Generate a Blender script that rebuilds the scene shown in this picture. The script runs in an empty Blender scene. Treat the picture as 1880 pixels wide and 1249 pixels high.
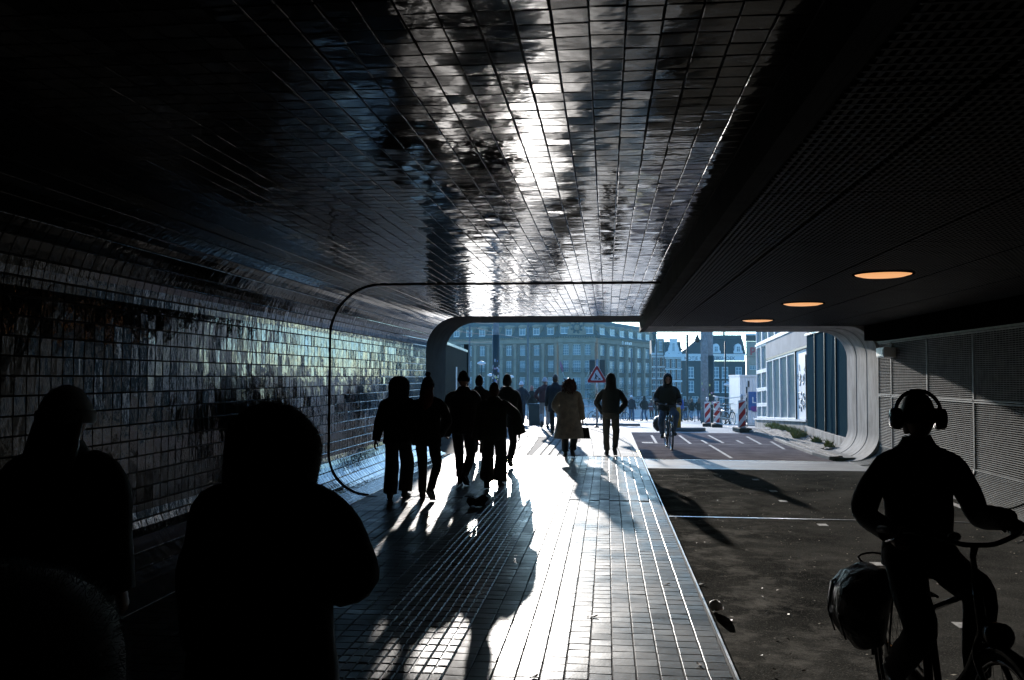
import bpy, bmesh, math, random
import numpy as np
from mathutils import Vector, Matrix, noise as mnoise
R = math.radians
rng = random.Random(7)
scene = bpy.context.scene
COL = scene.collection

# ------------------------------------------------------------------ camera, sky, sun, exposure
CAM_H = 1.75
YAW, PITCH, ROLL = R(6.09), R(2.34), 0.004
cam_d = bpy.data.cameras.new('camera')
cam_d.sensor_width = 36.0
cam_d.lens = 1640.0 / 1880.0 * 36.0
cam_d.clip_start = 0.05
cam_d.clip_end = 3000
cam = bpy.data.objects.new('camera', cam_d)
COL.objects.link(cam)
CAM_M = Matrix.Rotation(YAW, 4, 'Z') @ Matrix.Rotation(R(90) + PITCH, 4, 'X') @ Matrix.Rotation(ROLL, 4, 'Z')
CAM_M.translation = Vector((0, 0, CAM_H))
cam.matrix_world = CAM_M
scene.camera = cam

SUN_EL, SUN_AZ = R(10.2), R(6.8)          # the sun stands ahead, a little left of the passage
world = bpy.data.worlds.new('World')
scene.world = world
world.use_nodes = True
wn = world.node_tree.nodes
wl = world.node_tree.links
bg = wn['Background']
sky = wn.new('ShaderNodeTexSky')
sky.sky_type = 'NISHITA'
sky.sun_disc = False
sky.sun_elevation = SUN_EL
sky.sun_rotation = -SUN_AZ
sky.air_density = 0.7
sky.dust_density = 0.3
sky.ozone_density = 3.0
tint = wn.new('ShaderNodeMix'); tint.data_type = 'RGBA'; tint.blend_type = 'MULTIPLY'
tint.inputs['Factor'].default_value = 1.0
tint.inputs['B'].default_value = (0.65, 0.92, 1.05, 1)
wl.new(sky.outputs[0], tint.inputs['A'])
wl.new(tint.outputs['Result'], bg.inputs[0])
bg.inputs[1].default_value = 0.15
sun_d = bpy.data.lights.new('sun', 'SUN')
sun_d.energy = 2.5
sun_d.angle = R(0.6)
sun_d.color = (1.0, 0.95, 0.90)
sun = bpy.data.objects.new('sun', sun_d)
COL.objects.link(sun)
sd = Vector((-math.sin(SUN_AZ) * math.cos(SUN_EL), math.cos(SUN_AZ) * math.cos(SUN_EL), math.sin(SUN_EL)))
sun.rotation_euler = sd.to_track_quat('Z', 'Y').to_euler()
sun.location = (0, 40, 30)
vs = scene.view_settings
scene.display_settings.display_device = 'sRGB'
vs.view_transform = 'Standard'
vs.look = 'None'
vs.gamma = 1.0
vs.use_curve_mapping = False
vs.exposure = 1.55
scene.render.engine = 'CYCLES'
cy = scene.cycles
cy.max_bounces = 8
cy.diffuse_bounces = 3
cy.glossy_bounces = 4
cy.transmission_bounces = 4
cy.volume_bounces = 0
cy.sample_clamp_indirect = 6.0
cy.blur_glossy = 0.3
cy.use_denoising = True
try:
    cy.denoiser = 'OPENIMAGEDENOISE'
except Exception:
    pass

# ------------------------------------------------------------------ materials
MATS = {}
def mat(name, col, rough=0.6, metal=0.0, spec=0.5, nscale=6.0, namt=0.25, bump=0.0, bscale=30.0, bdist=0.004,
        coat=0.0, sheen=0.0, ior=1.5, island=0.0, emis=None, estr=0.0, stretch=(1, 1, 1), col2=None, rvar=0.0, bump2=None, speck=None):
    if name in MATS:
        return MATS[name]
    m = bpy.data.materials.new(name)
    m.use_nodes = True
    nt = m.node_tree
    n, l = nt.nodes, nt.links
    b = n['Principled BSDF']
    geo = n.new('ShaderNodeNewGeometry')
    mp = n.new('ShaderNodeMapping')
    mp.inputs['Scale'].default_value = stretch
    l.new(geo.outputs['Position'], mp.inputs[0])
    tx = n.new('ShaderNodeTexNoise')
    tx.inputs['Scale'].default_value = nscale
    tx.inputs['Detail'].default_value = 6
    tx.inputs['Roughness'].default_value = 0.65
    l.new(mp.outputs[0], tx.inputs['Vector'])
    rp = n.new('ShaderNodeValToRGB')
    c2 = col2 or tuple(min(1, c * (1 + namt)) for c in col)
    c1 = tuple(c * (1 - namt) for c in col) if col2 is None else col
    rp.color_ramp.elements[0].position = 0.32
    rp.color_ramp.elements[1].position = 0.68
    rp.color_ramp.elements[0].color = (*c1, 1)
    rp.color_ramp.elements[1].color = (*c2, 1)
    l.new(tx.outputs[0], rp.inputs[0])
    src = rp.outputs[0]
    if speck:
        sn = n.new('ShaderNodeTexNoise'); sn.inputs['Scale'].default_value = speck[0]; sn.inputs['Detail'].default_value = 2
        l.new(geo.outputs['Position'], sn.inputs['Vector'])
        sr = n.new('ShaderNodeMapRange'); sr.inputs['From Min'].default_value = speck[2]; sr.inputs['From Max'].default_value = speck[3]
        l.new(sn.outputs[0], sr.inputs['Value'])
        sm_ = n.new('ShaderNodeMix'); sm_.data_type = 'RGBA'
        l.new(sr.outputs[0], sm_.inputs['Factor']); l.new(src, sm_.inputs['A']); sm_.inputs['B'].default_value = (*speck[1], 1)
        src = sm_.outputs['Result']
    if island > 0:
        oi = n.new('ShaderNodeObjectInfo')
        ad = n.new('ShaderNodeMath'); ad.operation = 'ADD'
        l.new(oi.outputs['Random'], ad.inputs[0])
        l.new(geo.outputs['Random Per Island'], ad.inputs[1])
        fr = n.new('ShaderNodeMath'); fr.operation = 'FRACT'
        l.new(ad.outputs[0], fr.inputs[0])
        mr = n.new('ShaderNodeMapRange')
        mr.inputs['To Min'].default_value = 1 - island
        mr.inputs['To Max'].default_value = 1 + island
        l.new(fr.outputs[0], mr.inputs['Value'])
        mx = n.new('ShaderNodeVectorMath'); mx.operation = 'SCALE'
        l.new(src, mx.inputs[0])
        l.new(mr.outputs[0], mx.inputs['Scale'])
        src = mx.outputs[0]
    l.new(src, b.inputs['Base Color'])
    b.inputs['Roughness'].default_value = rough
    if rvar > 0:
        r2 = n.new('ShaderNodeTexNoise')
        r2.inputs['Scale'].default_value = nscale * 0.37
        r2.inputs['Detail'].default_value = 5
        l.new(mp.outputs[0], r2.inputs['Vector'])
        m2 = n.new('ShaderNodeMapRange')
        m2.inputs['From Min'].default_value = 0.3
        m2.inputs['From Max'].default_value = 0.7
        m2.inputs['To Min'].default_value = max(0.02, rough - rvar)
        m2.inputs['To Max'].default_value = min(1, rough + rvar)
        l.new(r2.outputs[0], m2.inputs['Value'])
        l.new(m2.outputs[0], b.inputs['Roughness'])
    b.inputs['Metallic'].default_value = metal
    b.inputs['Specular IOR Level'].default_value = spec
    b.inputs['IOR'].default_value = ior
    b.inputs['Coat Weight'].default_value = coat
    b.inputs['Coat Roughness'].default_value = 0.05
    b.inputs['Sheen Weight'].default_value = sheen
    nrm = None
    if bump > 0:
        bt = n.new('ShaderNodeTexNoise')
        bt.inputs['Scale'].default_value = bscale
        bt.inputs['Detail'].default_value = 3
        l.new(mp.outputs[0], bt.inputs['Vector'])
        bp = n.new('ShaderNodeBump')
        bp.inputs['Strength'].default_value = bump
        bp.inputs['Distance'].default_value = bdist
        l.new(bt.outputs[0], bp.inputs['Height'])
        nrm = bp
        if bump2:
            bt2 = n.new('ShaderNodeTexNoise')
            bt2.inputs['Scale'].default_value = bump2[0]
            bt2.inputs['Detail'].default_value = 2
            l.new(mp.outputs[0], bt2.inputs['Vector'])
            bp2 = n.new('ShaderNodeBump')
            bp2.inputs['Strength'].default_value = 1.0
            bp2.inputs['Distance'].default_value = bump2[1]
            l.new(bt2.outputs[0], bp2.inputs['Height'])
            l.new(bp.outputs[0], bp2.inputs['Normal'])
            nrm = bp2
        l.new(nrm.outputs[0], b.inputs['Normal'])
    if emis:
        b.inputs['Emission Color'].default_value = (*emis, 1)
        b.inputs['Emission Strength'].default_value = estr
    MATS[name] = m
    return m

M_ceil = mat('glazed ceiling tile', (0.035, 0.033, 0.032), rough=0.09, spec=0.5, ior=2.3, nscale=9, namt=0.35, bump=1.0, bscale=5.0,
             bdist=0.0055, island=0.35, rvar=0.05, stretch=(0.7, 1.0, 1), bump2=(24, 0.00035))
M_wall = mat('glazed wall tile', (0.010, 0.014, 0.015), rough=0.06, spec=0.5, ior=1.78, nscale=7, namt=0.5, bump=1.0, bscale=11.0,
             bdist=0.0042, island=0.6, rvar=0.03, stretch=(1, 1.2, 0.6), bump2=(40, 0.0006))
M_grout = mat('dark grout', (0.012, 0.012, 0.012), rough=0.9, nscale=20)
M_pave = mat('worn floor tile', (0.10, 0.097, 0.093), rough=0.35, spec=0.05, nscale=5, namt=0.35, bump=0.8, bscale=60,
             bdist=0.0007, island=0.32, rvar=0.09, bump2=(9, 0.0014))
M_tact = mat('ribbed tactile tile', (0.085, 0.082, 0.079), rough=0.33, spec=0.25, nscale=7, namt=0.4, bump=0.8, bscale=70,
             bdist=0.001, island=0.35, rvar=0.08)
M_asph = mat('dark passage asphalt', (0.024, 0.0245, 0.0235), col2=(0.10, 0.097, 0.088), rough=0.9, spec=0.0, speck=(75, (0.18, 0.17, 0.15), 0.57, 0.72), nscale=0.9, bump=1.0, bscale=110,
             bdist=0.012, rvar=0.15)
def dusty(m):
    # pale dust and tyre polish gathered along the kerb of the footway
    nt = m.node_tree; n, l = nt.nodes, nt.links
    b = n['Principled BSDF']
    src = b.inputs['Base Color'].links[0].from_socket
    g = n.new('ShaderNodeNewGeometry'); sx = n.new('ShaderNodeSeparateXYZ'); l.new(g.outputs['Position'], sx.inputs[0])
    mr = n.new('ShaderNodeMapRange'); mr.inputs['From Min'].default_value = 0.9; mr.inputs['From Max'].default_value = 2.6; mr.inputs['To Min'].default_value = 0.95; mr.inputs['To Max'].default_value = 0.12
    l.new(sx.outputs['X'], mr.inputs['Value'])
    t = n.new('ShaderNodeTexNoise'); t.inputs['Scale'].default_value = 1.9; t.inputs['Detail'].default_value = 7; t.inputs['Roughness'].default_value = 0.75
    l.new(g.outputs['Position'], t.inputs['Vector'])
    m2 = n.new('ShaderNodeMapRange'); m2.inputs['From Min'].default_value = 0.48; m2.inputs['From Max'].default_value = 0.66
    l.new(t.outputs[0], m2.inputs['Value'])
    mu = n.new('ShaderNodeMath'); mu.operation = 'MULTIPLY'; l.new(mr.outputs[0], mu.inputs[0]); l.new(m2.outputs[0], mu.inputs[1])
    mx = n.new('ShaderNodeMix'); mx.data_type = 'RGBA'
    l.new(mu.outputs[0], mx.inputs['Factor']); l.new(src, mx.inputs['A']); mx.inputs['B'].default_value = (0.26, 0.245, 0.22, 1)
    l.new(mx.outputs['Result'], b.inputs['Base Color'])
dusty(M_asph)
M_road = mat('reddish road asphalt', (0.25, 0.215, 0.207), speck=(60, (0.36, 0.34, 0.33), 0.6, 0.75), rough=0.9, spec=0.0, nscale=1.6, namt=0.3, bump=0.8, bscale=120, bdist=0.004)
M_grey = mat('grey street surface', (0.36, 0.35, 0.34), rough=0.62, spec=0.25, nscale=0.8, namt=0.25, bump=0.6, bscale=40, bdist=0.004)
M_slab = mat('concrete paving slab', (0.17, 0.166, 0.16), rough=0.7, spec=0.2, nscale=3, namt=0.2, bump=0.5, bscale=60,
             bdist=0.002, island=0.15, rvar=0.1)
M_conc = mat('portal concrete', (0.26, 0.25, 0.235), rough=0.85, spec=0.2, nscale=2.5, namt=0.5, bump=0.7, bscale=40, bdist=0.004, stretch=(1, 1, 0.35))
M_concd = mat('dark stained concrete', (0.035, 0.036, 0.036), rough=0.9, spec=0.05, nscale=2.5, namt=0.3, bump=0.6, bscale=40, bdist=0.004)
M_black = mat('black soffit panel', (0.004, 0.004, 0.004), rough=0.7, spec=0.0, nscale=4, namt=0.5)
M_strip = mat('dark metal joint strip', (0.02, 0.02, 0.022), rough=0.35, metal=0.6, nscale=20)
M_steel = mat('galvanised steel', (0.42, 0.42, 0.43), rough=0.35, metal=1.0, nscale=12, namt=0.2, rvar=0.1)
M_slat = mat('grille slat steel', (0.17, 0.17, 0.16), rough=0.6, spec=0.2, metal=0.1, nscale=6, namt=0.35)
M_white = mat('white painted surface', (0.78, 0.78, 0.77), rough=0.45, nscale=3, namt=0.06)
M_paint = mat('worn white road paint', (0.50, 0.49, 0.47), rough=0.8, spec=0.1, nscale=14, namt=0.45, bump=0.4, bscale=90, bdist=0.002)
M_red = mat('red reflective foil', (0.45, 0.02, 0.025), rough=0.4, nscale=8, namt=0.15)
M_rubber = mat('black rubber', (0.018, 0.018, 0.018), rough=0.75, nscale=20)
M_bikeblk = mat('black bicycle enamel', (0.015, 0.015, 0.016), rough=0.25, spec=0.6, nscale=8, coat=0.5)
M_chrome = mat('dull chrome', (0.5, 0.5, 0.5), rough=0.2, metal=1.0, nscale=10, namt=0.15)
M_skin = mat('skin', (0.42, 0.26, 0.19), rough=0.55, nscale=20, namt=0.1)
M_glass = mat('window glass with painted sky reflection', (0.07, 0.14, 0.18), col2=(0.20, 0.28, 0.32), rough=0.2, spec=0.4, nscale=0.5, namt=0.5)  # pale blue of the reflected sky is put into the base colour
def fab(name, col, sheen=0.25, rough=0.85, namt=0.3, **k):
    return mat(name, col, rough=rough, spec=0.25, nscale=9, namt=namt, bump=0.5, bscale=140, bdist=0.003, sheen=sheen, **k)
F_black = fab('black cloth', (0.012, 0.012, 0.013))
F_navy = fab('navy cloth', (0.014, 0.018, 0.03))
F_char = fab('charcoal cloth', (0.03, 0.03, 0.032))
F_cream = fab('cream wool', (0.62, 0.56, 0.45), sheen=0.35)
F_maroon = fab('maroon cloth', (0.10, 0.035, 0.04))
F_grey = fab('grey cloth', (0.16, 0.16, 0.16))
F_light = fab('pale trousers cloth', (0.5, 0.48, 0.45))
F_denim = fab('blue denim', (0.06, 0.11, 0.19))
F_ldenim = fab('light denim', (0.22, 0.32, 0.42))
F_green = fab('dark green cloth', (0.03, 0.04, 0.03))
F_whiteknit = fab('white knit', (0.7, 0.7, 0.72))
F_greyknit = fab('dark grey knit', (0.20, 0.22, 0.23), sheen=0.8)
F_fleece = fab('dark fleece', (0.30, 0.34, 0.35), sheen=1.0)
F_blue = fab('blue nylon', (0.03, 0.07, 0.28))
H_red = mat('curly red hair', (0.16, 0.035, 0.02), rough=0.45, nscale=30, namt=0.4)
H_dark = mat('dark brown hair', (0.025, 0.016, 0.012), rough=0.45, nscale=30, namt=0.4)
H_brown = mat('brown hair', (0.09, 0.045, 0.025), rough=0.45, nscale=30, namt=0.4)
L_black = mat('black leather', (0.014, 0.013, 0.013), rough=0.4, nscale=14)
L_brown = mat('brown leather', (0.16, 0.07, 0.035), rough=0.5, nscale=14)
L_pvc = mat('black tarpaulin', (0.012, 0.012, 0.013), rough=0.5, spec=0.5, nscale=10, bump=1.0, bscale=12, bdist=0.03)

# ------------------------------------------------------------------ mesh builder
class MB:
    def __init__(s):
        s.v = []; s.f = []; s.m = []; s.sm = []; s.cur = 0; s.smooth = False
    def add(s, vs, fs, mi=None, smooth=None):
        o = len(s.v)
        s.v.extend(tuple(v) for v in vs)
        for f in fs:
            s.f.append(tuple(i + o for i in f)); s.m.append(s.cur if mi is None else mi)
            s.sm.append(s.smooth if smooth is None else smooth)
        return o
    def box(s, c, d, rot=None, mi=None):
        hx, hy, hz = d[0] / 2, d[1] / 2, d[2] / 2
        vs = [Vector((x, y, z)) for x in (-hx, hx) for y in (-hy, hy) for z in (-hz, hz)]
        if rot is not None:
            vs = [rot @ v for v in vs]
        vs = [v + Vector(c) for v in vs]
        s.add(vs, [(0, 1, 3, 2), (4, 6, 7, 5), (0, 4, 5, 1), (2, 3, 7, 6), (0, 2, 6, 4), (1, 5, 7, 3)], mi, False)
    def bbox(s, x0, x1, y0, y1, z0, z1, mi=None):
        s.box(((x0 + x1) / 2, (y0 + y1) / 2, (z0 + z1) / 2), (x1 - x0, y1 - y0, z1 - z0), None, mi)
    def bevbox(s, c, d, b=0.01, rot=None, mi=None):
        hx, hy, hz = d[0] / 2, d[1] / 2, d[2] / 2
        bm = bmesh.new()
        bmesh.ops.create_cube(bm, size=1)
        for v in bm.verts:
            v.co = Vector((v.co.x * d[0], v.co.y * d[1], v.co.z * d[2]))
        bmesh.ops.bevel(bm, geom=bm.edges[:], offset=b, segments=2, affect='EDGES', profile=0.6)
        M = (rot.to_4x4() if rot is not None else Matrix.Identity(4))
        bm.verts.ensure_lookup_table()
        vs = [(M @ v.co) + Vector(c) for v in bm.verts]
        fs = [tuple(v.index for v in f.verts) for f in bm.faces]
        bm.free()
        s.add(vs, fs, mi, False)
    def tube(s, pts, rad, seg=8, cap=True, mi=None, flat=None, up=None, smooth=True):
        pts = [Vector(p) for p in pts]
        n = len(pts)
        if not hasattr(rad, '__len__'):
            rad = [rad] * n
        tang = []
        for i in range(n):
            a = pts[max(0, i - 1)]; b = pts[min(n - 1, i + 1)]
            t = (b - a)
            tang.append(t.normalized() if t.length > 1e-9 else Vector((0, 0, 1)))
        u = Vector(up) if up is not None else (Vector((1, 0, 0)) if abs(tang[0].x) < 0.8 else Vector((0, 1, 0)))
        u = (u - tang[0] * u.dot(tang[0])).normalized()
        vs = []
        for i in range(n):
            t = tang[i]
            u = (u - t * u.dot(t))
            u = u.normalized() if u.length > 1e-6 else t.orthogonal().normalized()
            w = t.cross(u)
            r = rad[i]
            ru, rw = r if hasattr(r, '__len__') else (r, r * (flat or 1))
            for k in range(seg):
                a = 2 * math.pi * k / seg
                vs.append(pts[i] + u * (ru * math.cos(a)) + w * (rw * math.sin(a)))
        fs = []
        for i in range(n - 1):
            for k in range(seg):
                k2 = (k + 1) % seg
                fs.append((i * seg + k, i * seg + k2, (i + 1) * seg + k2, (i + 1) * seg + k))
        if cap:
            fs.append(tuple(range(seg))[::-1]); fs.append(tuple((n - 1) * seg + k for k in range(seg)))
        s.add(vs, fs, mi, smooth)
    def rings(s, rings, seg=24, cap=True, mi=None, smooth=True, power=1.0):
        # rings: (cx, cy, cz, rx, ry)
        vs = []
        for (x, y, z, rx, ry) in rings:
            for k in range(seg):
                a = 2 * math.pi * k / seg
                ca, sa = math.cos(a), math.sin(a)
                if power != 1.0:
                    ca = math.copysign(abs(ca) ** power, ca); sa = math.copysign(abs(sa) ** power, sa)
                vs.append((x + rx * ca, y + ry * sa, z))
        fs = []
        n = len(rings)
        for i in range(n - 1):
            for k in range(seg):
                k2 = (k + 1) % seg
                fs.append((i * seg + k, i * seg + k2, (i + 1) * seg + k2, (i + 1) * seg + k))
        if cap:
            fs.append(tuple(range(seg))[::-1]); fs.append(tuple((n - 1) * seg + k for k in range(seg)))
        s.add(vs, fs, mi, smooth)
    def sphere(s, c, r, seg=12, rg=8, mi=None, rot=None):
        rx, ry, rz = r if hasattr(r, '__len__') else (r, r, r)
        vs = [Vector((0, 0, -rz))]
        for i in range(1, rg):
            p = -math.pi / 2 + math.pi * i / rg
            for k in range(seg):
                a = 2 * math.pi * k / seg
                vs.append(Vector((rx * math.cos(p) * math.cos(a), ry * math.cos(p) * math.sin(a), rz * math.sin(p))))
        vs.append(Vector((0, 0, rz)))
        if rot is not None:
            vs = [rot @ v for v in vs]
        vs = [v + Vector(c) for v in vs]
        fs = []
        for k in range(seg):
            fs.append((0, 1 + (k + 1) % seg, 1 + k))
            fs.append((len(vs) - 1, 1 + (rg - 2) * seg + k, 1 + (rg - 2) * seg + (k + 1) % seg))
        for i in range(rg - 2):
            for k in range(seg):
                a = 1 + i * seg; k2 = (k + 1) % seg
                fs.append((a + k, a + k2, a + seg + k2, a + seg + k))
        s.add(vs, fs, mi, True)
    def torus(s, c, R0, r, axis='X', seg=40, sub=8, a0=0, a1=2 * math.pi, mi=None, flat=1.0):
        closed = abs(a1 - a0 - 2 * math.pi) < 1e-6
        pts = []
        n = seg if closed else seg + 1
        vs = []
        for i in range(n):
            a = a0 + (a1 - a0) * i / seg
            for k in range(sub):
                b = 2 * math.pi * k / sub
                rr = R0 + r * math.cos(b); h = r * flat * math.sin(b)
                p = (h, rr * math.cos(a), rr * math.sin(a)) if axis == 'X' else ((rr * math.cos(a), rr * math.sin(a), h) if axis == 'Z' else (rr * math.cos(a), h, rr * math.sin(a)))
                vs.append(Vector(p) + Vector(c))
        fs = []
        for i in range(n if closed else n - 1):
            j = (i + 1) % n
            for k in range(sub):
                k2 = (k + 1) % sub
                fs.append((i * sub + k, i * sub + k2, j * sub + k2, j * sub + k))
        s.add(vs, fs, mi, True)
    def prism(s, poly, h0, h1, axis='Z', mi=None):
        # poly: list of 2D; extruded along axis
        n = len(poly)
        def P(a, b, h):
            return (a, b, h) if axis == 'Z' else ((a, h, b) if axis == 'Y' else (h, a, b))
        vs = [P(a, b, h0) for a, b in poly] + [P(a, b, h1) for a, b in poly]
        fs = [tuple(range(n))[::-1], tuple(range(n, 2 * n))]
        for i in range(n):
            j = (i + 1) % n
            fs.append((i, j, n + j, n + i))
        s.add(vs, fs, mi, False)
    def noise(s, amp, sc, seed=0.0, start=0, fold=None):
        for i in range(start, len(s.v)):
            v = Vector(s.v[i])
            q = v * sc + Vector((seed, seed * 1.7, seed * 0.3))
            if fold:
                q = Vector((q.x * fold[0], q.y * fold[1], q.z * fold[2]))
            d = mnoise.noise_vector(q)
            s.v[i] = tuple(v + d * amp)
    def xf(s, M, start=0):
        for i in range(start, len(s.v)):
            s.v[i] = tuple(M @ Vector(s.v[i]))
    def mesh(s, name, mats):
        me = bpy.data.meshes.new(name)
        me.from_pydata(s.v, [], s.f)
        for m in (mats if isinstance(mats, (list, tuple)) else [mats]):
            me.materials.append(m)
        if s.f:
            me.polygons.foreach_set('material_index', s.m)
            me.polygons.foreach_set('use_smooth', s.sm)
        me.update()
        return me
    def build(s, name, mats, parent=None, recalc=True, sharp=None, kind=None):
        me = s.mesh(name, mats)
        if recalc:
            bm = bmesh.new(); bm.from_mesh(me)
            bmesh.ops.recalc_face_normals(bm, faces=bm.faces[:])
            bm.to_mesh(me); bm.free()
        if sharp:
            me.set_sharp_from_angle(angle=R(sharp))
        return link(name, me, parent, kind)

def link(name, me, parent=None, kind=None):
    o = bpy.data.objects.new(name, me)
    COL.objects.link(o)
    if parent is not None:
        o.parent = parent
    if kind:
        o['kind'] = kind
    return o

def thing(name, label, cat, loc=(0, 0, 0), rz=0.0, group=None, rx=0.0):
    o = bpy.data.objects.new(name, None)
    o.empty_display_size = 0.1
    COL.objects.link(o)
    o.location = loc; o.rotation_euler = (rx, 0, rz)
    tag(o, label, cat, group)
    return o

def tag(o, label, cat, group=None):
    o['label'] = label; o['category'] = cat
    if group:
        o['group'] = group
    return o

def copy_tree(o, parent=None):
    c = o.copy(); COL.objects.link(c)
    if parent is not None:
        c.parent = parent
    for ch in o.children:
        copy_tree(ch, c)
    return c

def fall(y):
    return 0.0 if y < 32 else -0.042 * (min(y, 100.0) - 32)

def cam_xy(p):
    q = CAM_M.inverted() @ Vector(p)
    if q.z > -0.1:
        return None
    return (940 + 1640 * q.x / -q.z, 624.5 - 1640 * q.y / -q.z, -q.z)

# ------------------------------------------------------------------ tile fields
def tile_template(du, dv, h, bev):
    """a tile lying in u, v with its face towards +h: skirt, bevel and face"""
    vs = []
    for (k, hh) in ((0.0, 0.0), (bev * 0.25, h - bev * 0.45), (bev, h)):
        a, b = du / 2 - k, dv / 2 - k
        vs += [(-a, -b, hh), (a, -b, hh), (a, b, hh), (-a, b, hh)]
    fs = []
    for r in (0, 4):
        for i in range(4):
            j = (i + 1) % 4
            fs.append((r + i, r + j, r + 4 + j, r + 4 + i))
    fs.append((8, 9, 10, 11))
    return np.array(vs, float), fs

def field(parent, name, stuff_name, templates, places, m, nmax=300, plain_area=True):
    """places: (4x4 matrix, template index, centre, size_a, size_b); the nmax largest in view become objects"""
    scored = []
    for idx, (T, ti, c, area_n) in enumerate(places):
        q = cam_xy(c)
        sc = 0.0
        if q and -30 < q[0] < 1910 and -30 < q[1] < 1280:
            view = (Vector((0, 0, CAM_H)) - Vector(c)).normalized()
            sc = abs(view.dot(Vector(area_n))) / (q[2] ** 2)
        scored.append((sc, idx))
    scored.sort(reverse=True)
    chosen = set(i for s_, i in scored[:nmax] if s_ > 0)
    meshes = []
    for k, (vs, fs) in enumerate(templates):
        me = bpy.data.meshes.new(name)
        me.from_pydata([tuple(v) for v in vs], [], fs)
        me.materials.append(m)
        me.update()
        meshes.append(me)
    V, F, off = [], [], 0
    for idx, (T, ti, c, area_n) in enumerate(places):
        if idx in chosen:
            o = bpy.data.objects.new(name, meshes[ti])
            COL.objects.link(o)
            o.parent = parent
            o.matrix_basis = T
        else:
            vs, fs = templates[ti]
            A = np.array(T)
            V.append(vs @ A[:3, :3].T + A[:3, 3])
            F += [tuple(i + off for i in f) for f in fs]
            off += len(vs)
    if V:
        me = bpy.data.meshes.new(stuff_name)
        me.from_pydata(np.concatenate(V).tolist(), [], F)
        me.materials.append(m)
        me.update()
        link(stuff_name, me, parent, 'stuff')

TS = 0.1385
XL, XR = -4.09, 5.78                    # the two side walls
ZC, ZS = 3.11, 2.866                    # tiled ceiling, dark soffit over the cycle lane
XE = 0.745                              # edge of the raised footway
YN, YF = 19.9, 22.4                     # concrete portal: near and far edge
YB = -45.0                              # passage goes on behind the viewer
RB, RT = 0.62, 0.78                     # lower and upper cove radii

def basis(u, v, n, p):
    M = Matrix.Identity(4)
    for r in range(3):
        M[r][0], M[r][1], M[r][2], M[r][3] = u[r], v[r], n[r], p[r]
    return M
def jit(a):
    return rng.gauss(0, a)

def ystations(y0, y1, skip=()):
    out = []
    y = y0
    while y < y1 - TS * 0.5:
        c = y + TS / 2
        if not any(abs(c - s_) < 0.055 for s_ in skip):
            out.append(c)
        y += TS
    return out

JOINT_Y = 12.86

def shell_left(s):
    """profile of the tiled shell: arc length from the floor edge -> (x, z, nx, nz)"""
    l1 = RB * math.pi / 2
    l2 = ZC - RB - RT
    l3 = RT * math.pi / 2
    if s < l1:
        a = s / RB
        return (XL + RB - RB * math.sin(a), RB - RB * math.cos(a), math.sin(a), math.cos(a))
    s -= l1
    if s < l2:
        return (XL, RB + s, 1.0, 0.0)
    s -= l2
    if s < l3:
        a = s / RT
        return (XL + RT - RT * math.cos(a), ZC - RT + RT * math.sin(a), math.cos(a), -math.sin(a))
    s -= l3
    return (XL + RT + s, ZC, 0.0, -1.0)
L_WALL = RB * math.pi / 2 + (ZC - RB - RT) + RT * math.pi / 2

# ---- left tiled wall with its coves
def profile_sheet(name, m, pts, y0, y1, nsub=1, parent=None, thick=0.0):
    mb = MB()
    n = len(pts)
    ys = [y0 + (y1 - y0) * k / nsub for k in range(nsub + 1)]
    vs = [(p[0], y, p[1]) for y in ys for p in pts]
    fs = []
    for k in range(nsub):
        for i in range(n - 1):
            fs.append((k * n + i, k * n + i + 1, (k + 1) * n + i + 1, (k + 1) * n + i))
    mb.add(vs, fs, 0, True)
    o = mb.build(name, m, parent, recalc=False, sharp=35)
    return o

prof = [shell_left(L_WALL * k / 40)[:2] for k in range(41)]
wall_left = profile_sheet('wall_left', M_grout, [(p[0] - 0.006, p[1]) for p in prof], YB, YN)
wall_left['kind'] = 'structure'
rows_w = int(round(L_WALL / TS))
ts_w = L_WALL / rows_w
templates, places = [], []
for r_ in range(rows_w):
    s0 = r_ * ts_w
    curved = s0 < RB * math.pi / 2 or s0 + ts_w > L_WALL - RT * math.pi / 2
    k = 0.004
    sc = s0 + ts_w / 2
    cx, cz, cnx, cnz = shell_left(sc)
    if curved:
        levels = [(0.0015, 0.0), (0.003, 0.005), (0.009, 0.008), (ts_w / 2, 0.008), (ts_w - 0.009, 0.008), (ts_w - 0.003, 0.005), (ts_w - 0.0015, 0.0)]
        vs = []
        yl = [(-TS / 2 + 0.0015, -1), (-TS / 2 + 0.006, 0), (TS / 2 - 0.006, 0), (TS / 2 - 0.0015, -1)]
        for (ds, hh) in levels:
            x, z, nx, nz = shell_left(s0 + ds)
            for (yy, dn) in yl:
                h2 = hh if dn == 0 else min(hh, 0.002)
                vs.append((x + nx * h2 - cx, yy, z + nz * h2 - cz))
        fs = []
        for i in range(len(levels) - 1):
            for j in range(3):
                fs.append((i * 4 + j, i * 4 + j + 1, (i + 1) * 4 + j + 1, (i + 1) * 4 + j))
        templates.append((np.array(vs), fs))
        base = lambda y, t: basis((1, 0, 0), (0, 1, 0), (0, 0, 1), (cx, y, cz))
    else:
        vs, fs = tile_template(TS - 0.004, ts_w - 0.004, 0.008, 0.005)
        # local u -> world y, v -> world z, h -> +x
        templates.append((np.array([(v[2], v[0], v[1]) for v in vs]), fs))
    for yc in ystations(-1.0, YN, (JOINT_Y,)):
        p = (cx, yc + jit(0.0006), cz + (0 if curved else jit(0.0005)))
        T = Matrix.Translation(p)
        if not curved:
            T = T @ Matrix.Rotation(jit(0.018), 4, 'Z') @ Matrix.Rotation(jit(0.017), 4, 'Y') @ Matrix.Rotation(jit(0.004), 4, 'X')
        else:
            T = T @ Matrix.Rotation(jit(0.012), 4, 'Z')
        places.append((T, r_, p, (cnx, 0, cnz)))
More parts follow.
